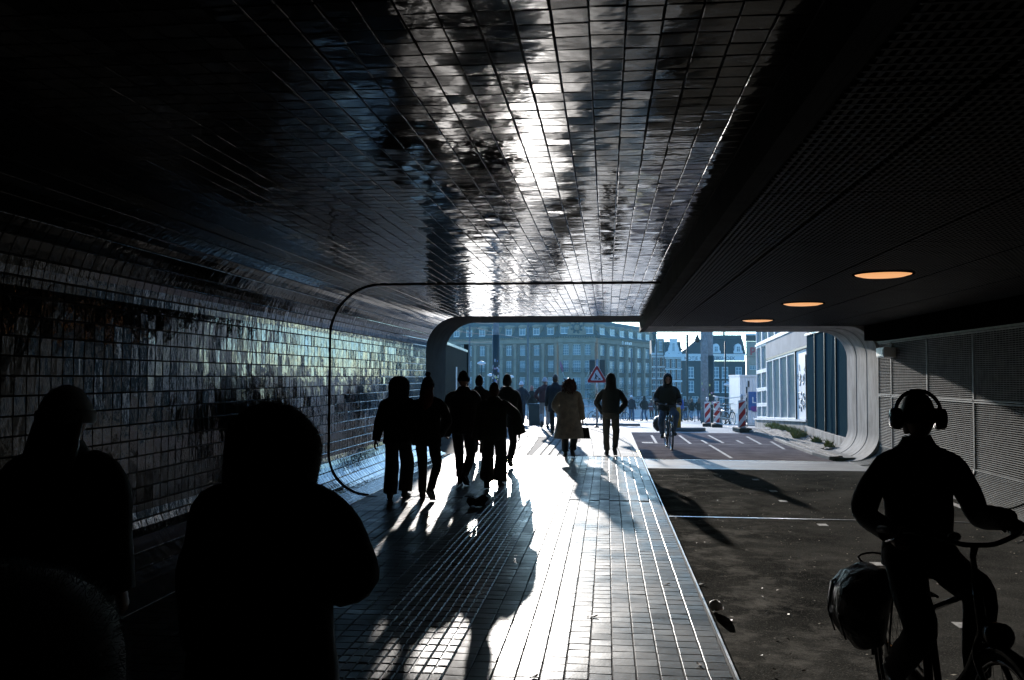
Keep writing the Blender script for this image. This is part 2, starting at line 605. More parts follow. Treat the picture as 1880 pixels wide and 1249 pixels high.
field(wall_left, 'wall_tile', 'wall_tiles_far', templates, places, M_wall)

# ---- tiled ceiling over the footway
ceiling = profile_sheet('ceiling', M_grout, [(XL + RT, ZC + 0.004), (XE + 0.04, ZC + 0.004)], YB, YN)
ceiling['kind'] = 'structure'
x0 = XL + RT
ncol = int(round((XE + 0.03 - x0) / TS))
tw = (XE + 0.03 - x0) / ncol
vs, fs = tile_template(tw - 0.004, TS - 0.009, 0.008, 0.004)
templates = [(vs * np.array([1, 1, -1.0]), fs)]
places = []
for c in range(ncol):
    wob = rng.uniform(-0.009, 0.009)
    for yc in ystations(-1.2 + wob, YN - 0.02, ()):
        if abs(yc - JOINT_Y) < 0.06:
            continue
        p = (x0 + (c + 0.5) * tw + jit(0.0009) + 0.0016 * math.sin(yc * 1.3 + c), yc, ZC)
        T = Matrix.Translation(p) @ Matrix.Rotation(jit(0.008), 4, 'X') @ Matrix.Rotation(jit(0.020), 4, 'Y') @ Matrix.Rotation(jit(0.006), 4, 'Z')
        places.append((T, 0, p, (0, 0, 1)))
field(ceiling, 'ceiling_tile', 'ceiling_tiles_far', templates, places, M_ceil)

# ---- footway of small square tiles with a ribbed guide strip
pavement = bpy.data.objects.new('pavement', None)
mb = MB()
mb.bbox(XL + RB - 0.02, XE, YB, YN - 0.05, -0.30, -0.007)
pavement = mb.build('pavement', M_grout, None, kind='structure')
XT0, XT1 = -1.655, -0.955
templates = [tile_template(TS - 0.0045, TS - 0.0045, 0.009, 0.004)]
cols = []
nL = int((XT0 - (XL + RB)) / TS)
wL = (XT0 - (XL + RB)) / nL
cols += [XL + RB + (i + 0.5) * wL for i in range(nL)]
nR = int(round((XE - 0.012 - XT1) / TS))
wR = (XE - 0.012 - XT1) / nR
cols += [XT1 + (i + 0.5) * wR for i in range(nR)]
places = []
for x in cols:
    wob = rng.uniform(-0.02, 0.02)
    for yc in ystations(2.2 + wob, YN - 0.08, ()):
        if abs(yc - JOINT_Y) < 0.06:
            continue
        p = (x + jit(0.0008), yc, -0.0085 + jit(0.0005))
        T = Matrix.Translation(p) @ Matrix.Rotation(jit(0.010), 4, 'X') @ Matrix.Rotation(jit(0.010), 4, 'Y') @ Matrix.Rotation(jit(0.006), 4, 'Z')
        places.append((T, 0, p, (0, 0, 1)))
field(pavement, 'paving_tile', 'paving_tiles_far', templates, places, M_pave)
# guide strip: each tile carries two raised flat studs
tv, tf = tile_template(TS - 0.004, TS - 0.004, 0.007, 0.003)
vs = [tuple(v) for v in tv]; fs = list(tf)
for sx in (-1, 1):
    o = len(vs)
    cx = sx * TS * 0.25
    for (a, b, hh) in ((0.029, 0.060, 0.006), (0.028, 0.059, 0.0105), (0.025, 0.055, 0.0125)):
        vs += [(cx - a, -b, hh), (cx + a, -b, hh), (cx + a, b, hh), (cx - a, b, hh)]
    for r_ in (0, 4):
        for i in range(4):
            j = (i + 1) % 4
            fs.append((o + r_ + i, o + r_ + j, o + r_ + 4 + j, o + r_ + 4 + i))
    fs.append((o + 8, o + 9, o + 10, o + 11))
templates = [(np.array(vs), fs)]
places = []
for i in range(5):
    for yc in ystations(2.2 + rng.uniform(-0.01, 0.01), YN - 0.08, ()):
        if abs(yc - JOINT_Y) < 0.06:
            continue
        p = (XT0 + (i + 0.5) * (XT1 - XT0) / 5, yc, -0.0085 + jit(0.0008))
        T = Matrix.Translation(p) @ Matrix.Rotation(jit(0.008), 4, 'X') @ Matrix.Rotation(jit(0.01), 4, 'Y') @ Matrix.Rotation(jit(0.006), 4, 'Z')
        places.append((T, 0, p, (0, 0, 1)))
field(pavement, 'tactile_tile', 'tactile_tiles_far', templates, places, M_tact)
mb = MB(); mb.bbox(XE + 0.001, XE + 0.016, YB, YN - 0.05, -0.3, 0.003)
mb.build('edge_strip', M_steel, pavement)

# ---- expansion joint ring across wall, ceiling and footway
mb = MB()
pts = [shell_left(L_WALL * k / 60) for k in range(61)]
pts2 = [(p[0] + p[2] * 0.004, p[1] + p[3] * 0.004) for p in pts] + [(XE, ZC - 0.004)]
mb.tube([(p[0], JOINT_Y, p[1]) for p in pts2], [(0.024, 0.024)] * len(pts2), seg=8)
mb.tube([(XL + RB, JOINT_Y, 0.0), (XE, JOINT_Y, -0.0)], [(0.02, 0.003)] * 2, seg=8, up=(0, 1, 0))
tag(mb.build('expansion_joint', M_strip), 'dark metal expansion joint ringing the tiled wall, ceiling and footway', 'joint strip')

# ------------------------------------------------------------------ cycle lane side
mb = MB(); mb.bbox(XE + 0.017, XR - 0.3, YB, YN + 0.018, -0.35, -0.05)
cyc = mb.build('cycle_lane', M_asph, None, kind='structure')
mb = MB(); mb.bbox(4.87, 4.98, -2, 17.6, -0.05, -0.046)
mb.build('lane_edge_line', M_paint, cyc)
for (px, py) in ((2.55, 13.45), (2.62, 14.62), (2.62, 11.35), (2.6, 9.05), (2.58, 6.9), (2.6, 16.2)):
    mb = MB(); mb.box((px, py, -0.048), (0.11, 0.16, 0.004))
    mb.build('lane_marker', M_paint, cyc)
mb = MB(); mb.bbox(XE + 0.02, 5.0, 11.75, 11.80, -0.05, -0.044)
mb.build('joint_cover', M_steel, cyc)
mb = MB(); mb.bbox(XE + 0.02, 5.2, 17.9, 19.75, -0.05, -0.045)
mb.build('drain_cover_strip', mat('pale smooth concrete', (0.30, 0.30, 0.295), rough=0.55, spec=0.2, nscale=2, namt=0.25, rvar=0.12, stretch=(0.4, 2, 1)), cyc)
mb = MB(); mb.bbox(XE + 0.02, 5.2, 19.78, 19.84, -0.05, -0.043)
mb.build('joint_cover', M_steel, cyc)
# worn dusty track along the kerb
mb = MB()
# right wall: elliptic foot, wall, upper edge
def right_prof(t):
    # t in 0..1 cove ; returns x,z
    a = t * math.pi / 2
    return (XR - 0.62 + 0.62 * math.sin(a), -0.05 + 0.34 * (1 - math.cos(a)))
pr = [(right_prof(k / 12)[0] + 0.05, right_prof(k / 12)[1] - 0.03) for k in range(13)] + [(XR + 0.05, 2.52)]
wall_right = profile_sheet('wall_right', M_black, pr, YB, YN)
wall_right['kind'] = 'structure'
yseams = [YN - 0.55 - 2.06 * k for k in range(0, 11)]
def grille(y0, y1, kind):
    L = y1 - y0
    fr = MB(); sl = MB()
    if kind == 'foot':
        pts = [right_prof(k / 10) for k in range(11)]
        for y in (y0 + 0.012, y1 - 0.012):
            fr.tube([(p[0] - 0.012, y, p[1] + 0.012) for p in pts], 0.010, seg=6)
        n = 22
        for k in range(n + 1):
            p = right_prof(k / n)
            sl.bbox(p[0] - 0.012, p[0] + 0.012, y0 + 0.02, y1 - 0.02, p[1] + 0.004, p[1] + 0.013)
        nb = int(L / 0.10)
        for k in range(1, nb):
            y = y0 + L * k / nb
            sl.tube([(p[0] + 0.012, y, p[1]) for p in pts[::2]], 0.004, seg=4)
    else:
        z0, z1 = (0.295, 1.38) if kind == 'lower' else (1.395, 2.49)
        fr.bbox(XR - 0.012, XR + 0.02, y0 + 0.004, y0 + 0.022, z0, z1)
        fr.bbox(XR - 0.012, XR + 0.02, y1 - 0.022, y1 - 0.004, z0, z1)
        fr.bbox(XR - 0.014, XR + 0.02, y0 + 0.022, y1 - 0.022, z0, z0 + 0.018)
        fr.bbox(XR - 0.014, XR + 0.02, y0 + 0.022, y1 - 0.022, z1 - 0.018, z1)
        n = int((z1 - z0 - 0.04) / 0.031)
        for k in range(n):
            z = z0 + 0.03 + k * (z1 - z0 - 0.05) / (n - 1)
            sl.box((XR + 0.004, (y0 + y1) / 2, z), (0.022, L - 0.05, 0.009), Matrix.Rotation(R(-28 + jit(1.0)), 3, 'Y'))
        nb = int(L / 0.10)
        for k in range(1, nb):
            y = y0 + L * k / nb
            sl.bbox(XR + 0.014, XR + 0.020, y - 0.003, y + 0.003, z0 + 0.02, z1 - 0.02)
    f = fr.build('grille_panel', M_slat, wall_right)
    sl.build('slats', M_slat, f, kind='stuff')
edges = [YN - 0.02] + [YN - 0.9 - 2.06 * k for k in range(9)]
for a, b in zip(edges[1:], edges[:-1]):
    for kd in ('upper', 'lower', 'foot'):
        grille(a, b, kd)
mb = MB(); mb.bbox(XR - 0.03, XR + 0.02, YB, YN, 2.50, 2.53)
mb.build('cornice_rail', M_slat, wall_right)

# dark soffit of lengthwise panels
mb = MB(); mb.bbox(XE + 0.14, XR + 0.3, YB, YF, ZS + 0.05, ZS + 0.24)
soffit = mb.build('soffit', M_black, None, kind='structure')
M_soff = mat('perforated black steel', (0.005, 0.005, 0.005), rough=0.5, spec=0.05, metal=0.0, nscale=5, namt=0.5)
seams = [XE + 0.17, 1.42, 2.44, 3.46, 4.48, 5.5]
for i in range(5):
    for k in range(10):
        y1 = YN - 0.05 - k * 2.05
        y0 = y1 - 2.03
        xa, xb = seams[i] + 0.012, seams[i + 1] - 0.012
        mb = MB()
        n = int((xb - xa) / 0.042)
        w = (xb - xa) / n
        pts = []
        for j in range(n):
            x = xa + j * w
            pts += [(x, ZS + 0.014), (x + w * 0.30, ZS + 0.014), (x + w * 0.42, ZS), (x + w * 0.88, ZS)]
        pts += [(xb, ZS + 0.014)]
        vs = [(p[0], y, p[1]) for y in (y0, y1) for p in pts]
        N = len(pts)
        mb.add(vs, [(q, q + 1, N + q + 1, N + q) for q in range(N - 1)], 0, False)
        mb.add([(xa, y0, ZS + 0.014), (xb, y0, ZS + 0.014), (xb, y0, ZS + 0.048), (xa, y0, ZS + 0.048)], [(0, 1, 2, 3)])
        mb.add([(xa, y1, ZS + 0.014), (xb, y1, ZS + 0.014), (xb, y1, ZS + 0.048), (xa, y1, ZS + 0.048)], [(0, 1, 2, 3)])
        # lattice bars across the ribs
        yy = y0 + 0.03
        while yy < y1 - 0.02:
            mb.bbox(xa, xb, yy, yy + 0.016, ZS - 0.0015, ZS + 0.012)
            yy += 0.075
        mb.build('soffit_panel', M_soff, soffit, recalc=False)
# beam edge between ceiling and soffit
mb = MB()
mb.bbox(XE + 0.045, XE + 0.13, YB, YF - 0.001, ZS - 0.002, ZC + 0.15)
mb.bbox(XE + 0.13, XE + 0.165, YB, YF - 0.001, ZS - 0.004, ZS + 0.05)
mb.build('edge_beam', M_concd, soffit)
# closing slope from soffit to right wall
mb = MB(); mb.bbox(5.5, XR + 0.12, YB, YN, 2.55, ZS + 0.05)
mb.build('side_beam', M_black, soffit)

# passage body (solid ground and railway deck around the passage)
mb = MB()
mb.bbox(-60, XE + 0.1, YB, YF - 0.01, ZC + 0.16, ZC + 2.0)
mb.bbox(XE + 0.1, 60, YB, YF - 0.01, ZC + 0.16, ZC + 2.0)
deck = mb.build('railway_deck', M_concd, None, kind='structure')
mb = MB(); mb.bbox(-60, XL - 0.2, YB, YF - 0.01, -1, ZC + 0.16); mb.bbox(XR + 0.4, 60, YB, YF - 0.01, -1, ZC + 0.16)
mb.bbox(-8, 8, YB - 1, YB, -1, ZC + 2)
mb.build('embankment', M_concd, None, kind='structure')

# concrete portal frames
def portal_sheet(parent, name, prof, y0, y1, m):
    mb = MB()
    n = len(prof)
    vs = [(p[0], y, p[1]) for y in (y0, y1) for p in prof]
    mb.add(vs, [(i, i + 1, n + i + 1, n + i) for i in range(n - 1)], 0, True)
    return mb.build(name, m, parent, recalc=False, sharp=40)
pl = [shell_left(L_WALL * k / 60)[:2] for k in range(61)] + [(XE + 0.05, ZC)]
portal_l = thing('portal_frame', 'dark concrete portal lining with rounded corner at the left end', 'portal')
def thick_portal(parent, prof, outer, y0, y1, m, name):
    mb = MB()
    n = len(prof)
    vs = [(p[0], y0, p[1]) for p in prof] + [(p[0], y1, p[1]) for p in prof] + [(p[0], y0, p[1]) for p in outer] + [(p[0], y1, p[1]) for p in outer]
    fs = []
    for i in range(n - 1):
        fs.append((i, i + 1, n + i + 1, n + i))
        fs.append((i, 2 * n + i, 2 * n + i + 1, i + 1))
        fs.append((n + i, n + i + 1, 3 * n + i + 1, 3 * n + i))
        fs.append((2 * n + i, 3 * n + i, 3 * n + i + 1, 2 * n + i + 1))
    mb.add(vs, fs, 0, True)
    return mb.build(name, m, parent, sharp=40)
def offs(prof, d):
    out = []
    for i, p in enumerate(prof):
        a = prof[max(0, i - 1)]; b = prof[min(len(prof) - 1, i + 1)]
        t = Vector((b[0] - a[0], b[1] - a[1])).normalized()
        out.append((p[0] - t.y * d, p[1] + t.x * d))
    return out
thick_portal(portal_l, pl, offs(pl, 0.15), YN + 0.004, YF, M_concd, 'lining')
RP = 0.66
pr = [(XE + 0.166, ZS)] + [(XR - RP + RP * math.sin(a), ZS - RP + RP * math.cos(a)) for a in [k / 14 * math.pi / 2 for k in range(15)]]
pr += [(XR, 1.2)] + [(XR - 0.62 + 0.62 * math.cos(a), 0.55 - 0.6 * math.sin(a)) for a in [k / 14 * math.pi / 2 for k in range(15)]]
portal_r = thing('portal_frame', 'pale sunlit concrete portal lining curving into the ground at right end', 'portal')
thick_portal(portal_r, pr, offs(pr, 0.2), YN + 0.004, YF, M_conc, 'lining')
for yy in (20.75, 21.6):
    mb = MB(); q = [(p[0] - 0.001, p[1]) for p in pr[1:]]
    mb.tube([(p[0], yy, p[1]) for p in q], 0.006, seg=6)
    mb.build('board_joint', M_concd, portal_r)
# dark kerb foot
# lamps in the soffit
def ceiling_lamp(x, y, label):
    t = thing('ceiling_lamp', label, 'lamp', (x, y, ZS), 0, 'round lamps in the soffit')
    mb = MB()
    rr = 0.29
    mb.rings([(0, 0, 0.0, rr, rr), (0, 0, -0.012, rr * 0.97, rr * 0.97), (0, 0, -0.03, rr * 0.75, rr * 0.75), (0, 0, -0.04, rr * 0.35, rr * 0.35), (0, 0, -0.042, 0.02, 0.02)], seg=40)
    mb.build('diffuser', mat('amber lamp diffuser', (0.8, 0.5, 0.25), rough=0.4, nscale=3, namt=0.1, emis=(1.0, 0.47, 0.19), estr=0.3), t)
    mb = MB(); mb.torus((0, 0, -0.004), rr + 0.012, 0.012, axis='Z', seg=40, sub=8)
    mb.build('rim', M_black, t)
ceiling_lamp(2.94, 9.9, 'round amber ceiling lamp, the largest and nearest of three')
ceiling_lamp(2.92, 13.75, 'round amber ceiling lamp, the middle one of three')
ceiling_lamp(2.90, 17.7, 'round amber ceiling lamp, smallest and closest to the exit')
t = thing('wall_box', 'small white box mounted high on the grille wall beside portal', 'box', (XR - 0.13, 18.9, 2.27))
mb = MB(); mb.bevbox((0, 0, 0), (0.24, 0.5, 0.2), 0.012); mb.build('housing', M_white, t)
mb = MB(); mb.bevbox((-0.128, 0, 0), (0.016, 0.42, 0.14), 0.004); mb.build('cover', M_white, t)

# ------------------------------------------------------------------ ground outside
def terrain_sheet(name, m, xs, y0, y1, dz, step=4.0, parent=None):
    ys = [y0]
    while ys[-1] < y1 - 1e-6:
        y = ys[-1]
        nx = min(y1, y + (step if y < 120 else 60))
        for brk in (32.0, 100.0):
            if y < brk - 1e-6 and nx > brk:
                nx = brk
        ys.append(nx)
    vs = [(x, y, fall(y) + dz) for y in ys for x in xs]
    n = len(xs)
    fs = [(k * n + i, k * n + i + 1, (k + 1) * n + i + 1, (k + 1) * n + i) for k in range(len(ys) - 1) for i in range(n - 1)]
    mb = MB(); mb.add(vs, fs, 0, False)
    return mb.build(name, m, parent, recalc=False, kind='structure' if parent is None else None)
ground = terrain_sheet('ground', M_grey, [-900, -60, -8, 0, 8, 60, 900], YF - 0.02, 1600, -0.062)

def PX(px, py, Y):
    """point at distance Y on the line of sight through photo pixel px, py"""
    d = CAM_M.to_3x3() @ Vector(((px - 940) / 1640, -(py - 624.5) / 1640, -1))
    return (d.x * Y / d.y, CAM_H + d.z * Y / d.y)

# street surfaces
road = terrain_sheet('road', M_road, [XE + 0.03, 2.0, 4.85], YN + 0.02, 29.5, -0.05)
# footway beyond the portal, its right edge curving away to the left
kerb_pts = [(0.72, YN - 0.045), (0.70, 21.2), (0.66, 22.5), (0.58, 25.2), (0.45, 27.0), (0.22, 28.8), (-0.15, 30.2), (-0.8, 31.3), (-1.8, 32.0)]
mb = MB()
L = [(-12.0, p[1]) for p in kerb_pts]
vs = [(p[0], p[1], -0.012) for p in kerb_pts] + [(q[0], q[1], -0.012) for q in L]
n = len(kerb_pts)
mb.add(vs, [(i, n + i, n + i + 1, i + 1) for i in range(n - 1)])
vs = [(p[0], p[1], -0.012) for p in kerb_pts] + [(p[0], p[1], -0.06) for p in kerb_pts]
mb.add(vs, [(i, i + 1, n + i + 1, n + i) for i in range(n - 1)])
foot2 = mb.build('footway', M_grout, None, recalc=False, kind='structure')
def kerb_x(y):
    for (x0, y0), (x1, y1) in zip(kerb_pts[:-1], kerb_pts[1:]):
        if y0 <= y <= y1:
            return x0 + (x1 - x0) * (y - y0) / (y1 - y0)
    return -99
templates = [tile_template(0.295, 0.295, 0.013, 0.004), tile_template(0.144, 0.295, 0.016, 0.005)]
places = []
y = YN + 0.11
while y < 31.8:
    kx = min(kerb_x(y - 0.15), kerb_x(y + 0.15)) - 0.42
    x = kx - 0.15
    k = 0
    while x > -7.5:
        if -1.66 < x - 0.0 < -0.95:
            pass
        p = (x, y + (0.15 if k % 2 else 0.0), -0.0125 + jit(0.0008))
        if kerb_x(p[1] + 0.16) - 0.40 > x + 0.15 and not (-1.85 < x < -0.85):
            T = Matrix.Translation(p) @ Matrix.Rotation(jit(0.005), 4, 'X') @ Matrix.Rotation(jit(0.005), 4, 'Y')
            places.append((T, 0, p, (0, 0, 1)))
        x -= 0.30; k += 1
    for i in range(4):
        p = (-1.66 + 0.075 + 0.2 * i, y, -0.0125 + jit(0.0008))
        places.append((Matrix.Translation(p), 1, p, (0, 0, 1)))
    y += 0.30
field(foot2, 'paving_slab', 'paving_slabs_far', templates, places, M_slab, nmax=220)
# smooth slabs and kerbstones along the curved edge
mb = MB()
for (a, b) in zip(kerb_pts[:-1], kerb_pts[1:]):
    d = Vector((b[0] - a[0], b[1] - a[1])); Ls = d.length; d.normalize()
    nn = max(1, int(Ls / 0.5))
    for i in range(nn):
        c0 = Vector(a) + d * (Ls * (i + 0.5) / nn)
        rot = Matrix.Rotation(math.atan2(d.y, d.x), 3, 'Z')
        off = Vector((-d.y, d.x))
        q = c0 + off * 0.06
        m1 = MB(); m1.bevbox((0, 0, 0), (Ls / nn - 0.012, 0.115, 0.08), 0.008)
        o = m1.build('kerbstone', M_slab, foot2)
        o.location = (q.x, q.y, -0.035); o.rotation_euler = (0, 0, math.atan2(d.y, d.x))
        q = c0 + off * 0.265
        m1 = MB(); m1.bevbox((0, 0, 0), (Ls / nn - 0.012, 0.28, 0.03), 0.004)
        o = m1.build('edging_slab', M_slab, foot2)
        o.location = (q.x, q.y, -0.0125); o.rotation_euler = (0, 0, math.atan2(d.y, d.x))
# painted marks
def strip(p, q, w, name='lane_dash', par=None):
    a = Vector((p[0], p[1], fall(p[1]))); b = Vector((q[0], q[1], fall(q[1])))
    d = (b - a); s_ = Vector((-d.y, d.x, 0)).normalized() * w / 2
    mb = MB()
    mb.add([a - s_, a + s_, b + s_, b - s_], [(0, 3, 2, 1)])
    o = mb.build(name, M_paint, par or road, recalc=False)
    o.location.z = -0.045
for s_ in (((2.70, 24.3), (2.75, 20.35)), ((2.21, 28.1), (2.24, 24.6)), ((2.68, 26.1), (2.70, 24.75)), ((3.12, 28.3), (3.16, 25.0)), ((3.68, 26.2), (3.67, 24.9)),
           ((4.22, 27.9), (4.12, 24.7)), ((1.36, 28.0), (1.33, 24.65)), ((4.57, 25.8), (4.42, 23.1))):
    strip(s_[0], s_[1], 0.075)
strip((0.95, 24.9), (1.25, 24.9), 0.35)
strip((1.0, 24.5), (4.7, 24.6), 0.05, 'cross_line')
# stony verge with kerb in front of the kiosk
mb = MB()
vk = [(4.95, 20.3), (4.86, 21.5), (4.86, 24.5), (4.90, 27.0), (4.80, 29.6), (4.5, 31.5)]
n = len(vk)
vs = [(p[0], p[1], 0.0) for p in vk] + [(6.6, p[1], 0.02) for p in vk] + [(p[0], p[1], -0.06) for p in vk]
mb.add(vs, [(i, n + i, n + i + 1, i + 1) for i in range(n - 1)] + [(i, i + 1, 2 * n + i + 1, 2 * n + i) for i in range(n - 1)])
verge = mb.build('verge', M_slab, None, recalc=False, kind='structure')
M_brick = mat('worn paving brick', (0.22, 0.19, 0.16), rough=0.75, nscale=6, namt=0.3, island=0.35, bump=0.5, bscale=60, bdist=0.003)
tv, tf = tile_template(0.095, 0.195, 0.03, 0.006)
places = []
for i in range(14):
    for j in range(52):
        x = 5.0 + i * 0.105; y = 20.4 + j * 0.205 + (0.1 if i % 2 else 0)
        if y > 30.6 or (y < 22.5 and x > 5.2): continue
        p = (x, y, 0.002 + (x - 4.9) * 0.012)
        T = Matrix.Translation(p) @ Matrix.Rotation(jit(0.02), 4, 'X') @ Matrix.Rotation(jit(0.02), 4, 'Y') @ Matrix.Rotation(jit(0.03), 4, 'Z')
        places.append((T, 0, p, (0, 0, 1)))
field(verge, 'paving_brick', 'paving_bricks_far', [(tv, tf)], places, M_brick, nmax=120)
for (a, b) in zip(vk[:-1], vk[1:]):
    d = Vector((b[0] - a[0], b[1] - a[1])); Ls = d.length; d.normalize()
    nn = max(1, int(Ls / 0.9))
    for i in range(nn):
        q = Vector(a) + d * (Ls * (i + 0.5) / nn)
        m1 = MB(); m1.bevbox((0, 0, 0), (Ls / nn - 0.012, 0.12, 0.12), 0.01)
        o = m1.build('kerbstone', M_slab, verge)
        o.location = (q.x - 0.05, q.y, -0.035); o.rotation_euler = (0, 0, math.atan2(d.y, d.x))
M_grass = mat('grass blade', (0.14, 0.19, 0.035), rough=0.6, nscale=5, namt=0.4, col2=(0.26, 0.24, 0.08))
mb = MB()
for (cx, cy_, n_, rad) in ((5.72, 27.6, 420, 0.34), (5.55, 26.9, 260, 0.28), (5.85, 29.0, 240, 0.3), (5.8, 30.2, 240, 0.35), (5.75, 31.2, 220, 0.4), (5.55, 24.6, 160, 0.2), (5.5, 23.0, 140, 0.16), (5.9, 33.0, 150, 0.4), (5.35, 26.2, 90, 0.15)):
    for k in range(n_):
        a, r_ = rng.uniform(0, 6.28), rad * math.sqrt(rng.random())
        x, y = cx + r_ * math.cos(a) * 0.6, cy_ + r_ * math.sin(a) * 1.5
        h = rng.uniform(0.06, 0.24) * (1.2 - r_ / rad * 0.6); w = rng.uniform(0.006, 0.012)
        b = rng.uniform(0, 6.28); l_ = rng.uniform(0.02, 0.12)
        z0 = fall(y) + 0.02
        mb.add([(x - w, y, z0), (x + w, y, z0), (x + w * 0.6 + l_ * 0.4 * math.cos(b), y + l_ * 0.4 * math.sin(b), z0 + h * 0.65), (x + l_ * math.cos(b), y + l_ * math.sin(b), z0 + h)],
               [(0, 1, 2), (0, 2, 3)], 0, False)
mb.build('grass', M_grass, None, recalc=False, kind='stuff')

# ------------------------------------------------------------------ kiosk and hoarding at the right
M_kwall = mat('white rendered panel', (0.42, 0.42, 0.41), rough=0.8, spec=0.05, nscale=2, namt=0.14)
M_kglass = mat('glass with painted pale reflection', (0.20, 0.27, 0.26), rough=0.12, spec=0.35, nscale=1.2, namt=0.4, col2=(0.34, 0.38, 0.36))  # raised base colour stands in for a pale reflection in the panes
kx0 = 6.19
TILT = -0.040
kiosk = thing('kiosk_building', 'low white glazed kiosk building with concrete plinth beside the portal', 'building', (kx0, 28.2, 0), 0, None, TILT)
LK = 9.8
mb = MB(); mb.bbox(0.12, 6, 0.001, LK, 0.42, 8.4); mb.build('wall', M_kwall, kiosk)
mb = MB(); mb.bevbox((2.95, LK / 2, 0.0), (6.1, LK + 0.02, 0.80), 0.015); mb.build('plinth', M_conc, kiosk)
mb = MB(); mb.bbox(-0.16, 0.2, -0.03, LK + 0.05, 0.402, 0.46); mb.build('sill', M_white, kiosk)
mb = MB(); mb.bbox(-0.03, 0.12, 0.12, 7.4, 2.78, 3.40)
mb.build('fascia_panel', M_kwall, kiosk)
mb = MB(); mb.bbox(-0.06, 0.14, 0.10, LK + 0.03, 3.405, 3.49); mb.build('ledge', M_white, kiosk)
mb = MB(); mb.bbox(-0.05, 0.16, -0.002, 0.13, 0.46, 8.3); mb.build('corner_post', M_kwall, kiosk)
mb = MB(); mb.bbox(-0.035, 0.14, 0.12, 7.4, 2.70, 2.775); mb.build('lintel', M_strip, kiosk)
def glazed(y0, y1, z0, z1, mull=0.05, par=kiosk, m=M_kglass):
    f = MB()
    f.bbox(-0.02, 0.10, y0, y0 + mull, z0, z1); f.bbox(-0.02, 0.10, y1 - mull, y1, z0, z1)
    f.bbox(-0.02, 0.10, y0 + mull, y1 - mull, z0, z0 + mull); f.bbox(-0.02, 0.10, y0 + mull, y1 - mull, z1 - mull, z1)
    o = f.build('window', M_white, par)
    g = MB(); g.bbox(0.03, 0.05, y0 + mull, y1 - mull, z0 + mull, z1 - mull); g.build('pane', m, o)
for i in range(4):
    glazed(2.12 + i * 1.32, 2.12 + (i + 1) * 1.32 - 0.004, 0.465, 2.695)
for i in range(2):
    for (za, zb) in ((0.465, 1.0), (1.005, 1.62), (1.625, 2.35), (2.355, 3.40)):
        glazed(7.42 + i * 1.19, 7.42 + (i + 1) * 1.19 - 0.004, za, zb, 0.07)
for i in range(7):
    glazed(0.16 + i * 1.37, 0.16 + (i + 1) * 1.37 - 0.004, 3.495, 5.2, 0.06)
mb = MB(); mb.bbox(-0.02, 0.1, 2.05, 2.115, 0.465, 2.695); mb.build('door_jamb', M_strip, kiosk)
mb = MB(); mb.bbox(-0.02, 0.1, 0.52, 0.56, 0.465, 2.5); mb.build('door_jamb', M_strip, kiosk)
M_graf = mat('white door with scuffed scribbles', (0.72, 0.73, 0.76), rough=0.5, nscale=3, namt=0.05)
mb = MB(); mb.bbox(0.02, 0.09, 0.57, 2.045, 0.465, 2.69); door = mb.build('door', M_graf, kiosk)
mb = MB(); mb.bbox(0.02, 0.09, 0.172, 0.515, 0.465, 2.69); mb.build('side_panel', M_kwall, kiosk)
mb = MB()
for k in range(26):
    y0, z0 = rng.uniform(0.8, 1.8), rng.choice([rng.uniform(0.8, 1.3), rng.uniform(1.6, 2.2)])
    pts = [(0.014, y0 + rng.uniform(-0.14, 0.14), z0 + rng.uniform(-0.13, 0.13)) for _ in range(4)]
    mb.tube(pts, 0.007, seg=5)
mb.build('scribble', M_strip, door, kind='stuff')
mb = MB(); mb.bbox(0.052, 0.075, 2.2, 3.1, 0.6, 1.05); mb.build('poster', mat('pale yellow paper', (0.6, 0.55, 0.3), nscale=3, namt=0.1), kiosk)

M_slatblk = mat('black coated slat', (0.008, 0.010, 0.011), rough=0.7, spec=0.05, nscale=6)
M_hoard = mat('blue grey mesh sheet', (0.028, 0.055, 0.068), rough=0.9, spec=0.0, nscale=60, namt=0.35, bump=0.4, bscale=120, bdist=0.003)
hd = thing('hoarding', 'tall blue grey mesh hoarding on a pale concrete base beside portal', 'hoarding', (5.84, 22.42, 0.0), math.atan2(-0.22, 5.7))
for i in range(4):
    y0, y1 = 0.0 + i * 1.42, (i + 1) * 1.42
    mb = MB()
    N = 14; rows = []
    for j in range(N + 1):
        for k in range(N + 1):
            y = y0 + 0.02 + (y1 - y0 - 0.04) * j / N; z = 0.28 + (2.74) * k / N
            bulge = 0.008 * mnoise.noise(Vector((y * 1.3, z * 0.7, 3.1 + i))) + (0.03 * math.exp(-((y - y0 - 0.6 - 0.15 * math.sin(z * 1.6)) / 0.10) ** 2) if i == 1 else 0)
            rows.append((-bulge, y, z))
    mb.add(rows, [(j * (N + 1) + k, j * (N + 1) + k + 1, (j + 1) * (N + 1) + k + 1, (j + 1) * (N + 1) + k) for j in range(N) for k in range(N)], 0, True)
    mb.build('mesh_panel', M_hoard, hd, recalc=False)
    mb = MB(); mb.bbox(-0.04, 0.05, y0 - 0.02, y0 + 0.02, 0.25, 3.03); mb.build('post', M_strip, hd)
    mb = MB(); mb.bevbox((0.05, (y0 + y1) / 2, 0.08), (0.28, 1.40, 0.40), 0.01); mb.build('concrete_base', M_conc, hd)
mb = MB(); mb.bbox(-0.05, 0.06, 0, 5.68, 3.035, 3.09); mb.build('top_rail', M_steel, hd)
mb = MB(); mb.bbox(0.09, 0.12, 0, 5.68, 0.25, 3.0); mb.build('backing', M_hoard, hd)
mb = MB(); mb.bevbox((0.0, 4.5, 3.2), (0.2, 0.5, 0.22), 0.01); mb.build('lamp_box', M_white, hd)
t = thing('dark_building', 'deep blue cladded upper wall rising behind the hoarding', 'building', (6.9, 23.0, 0))
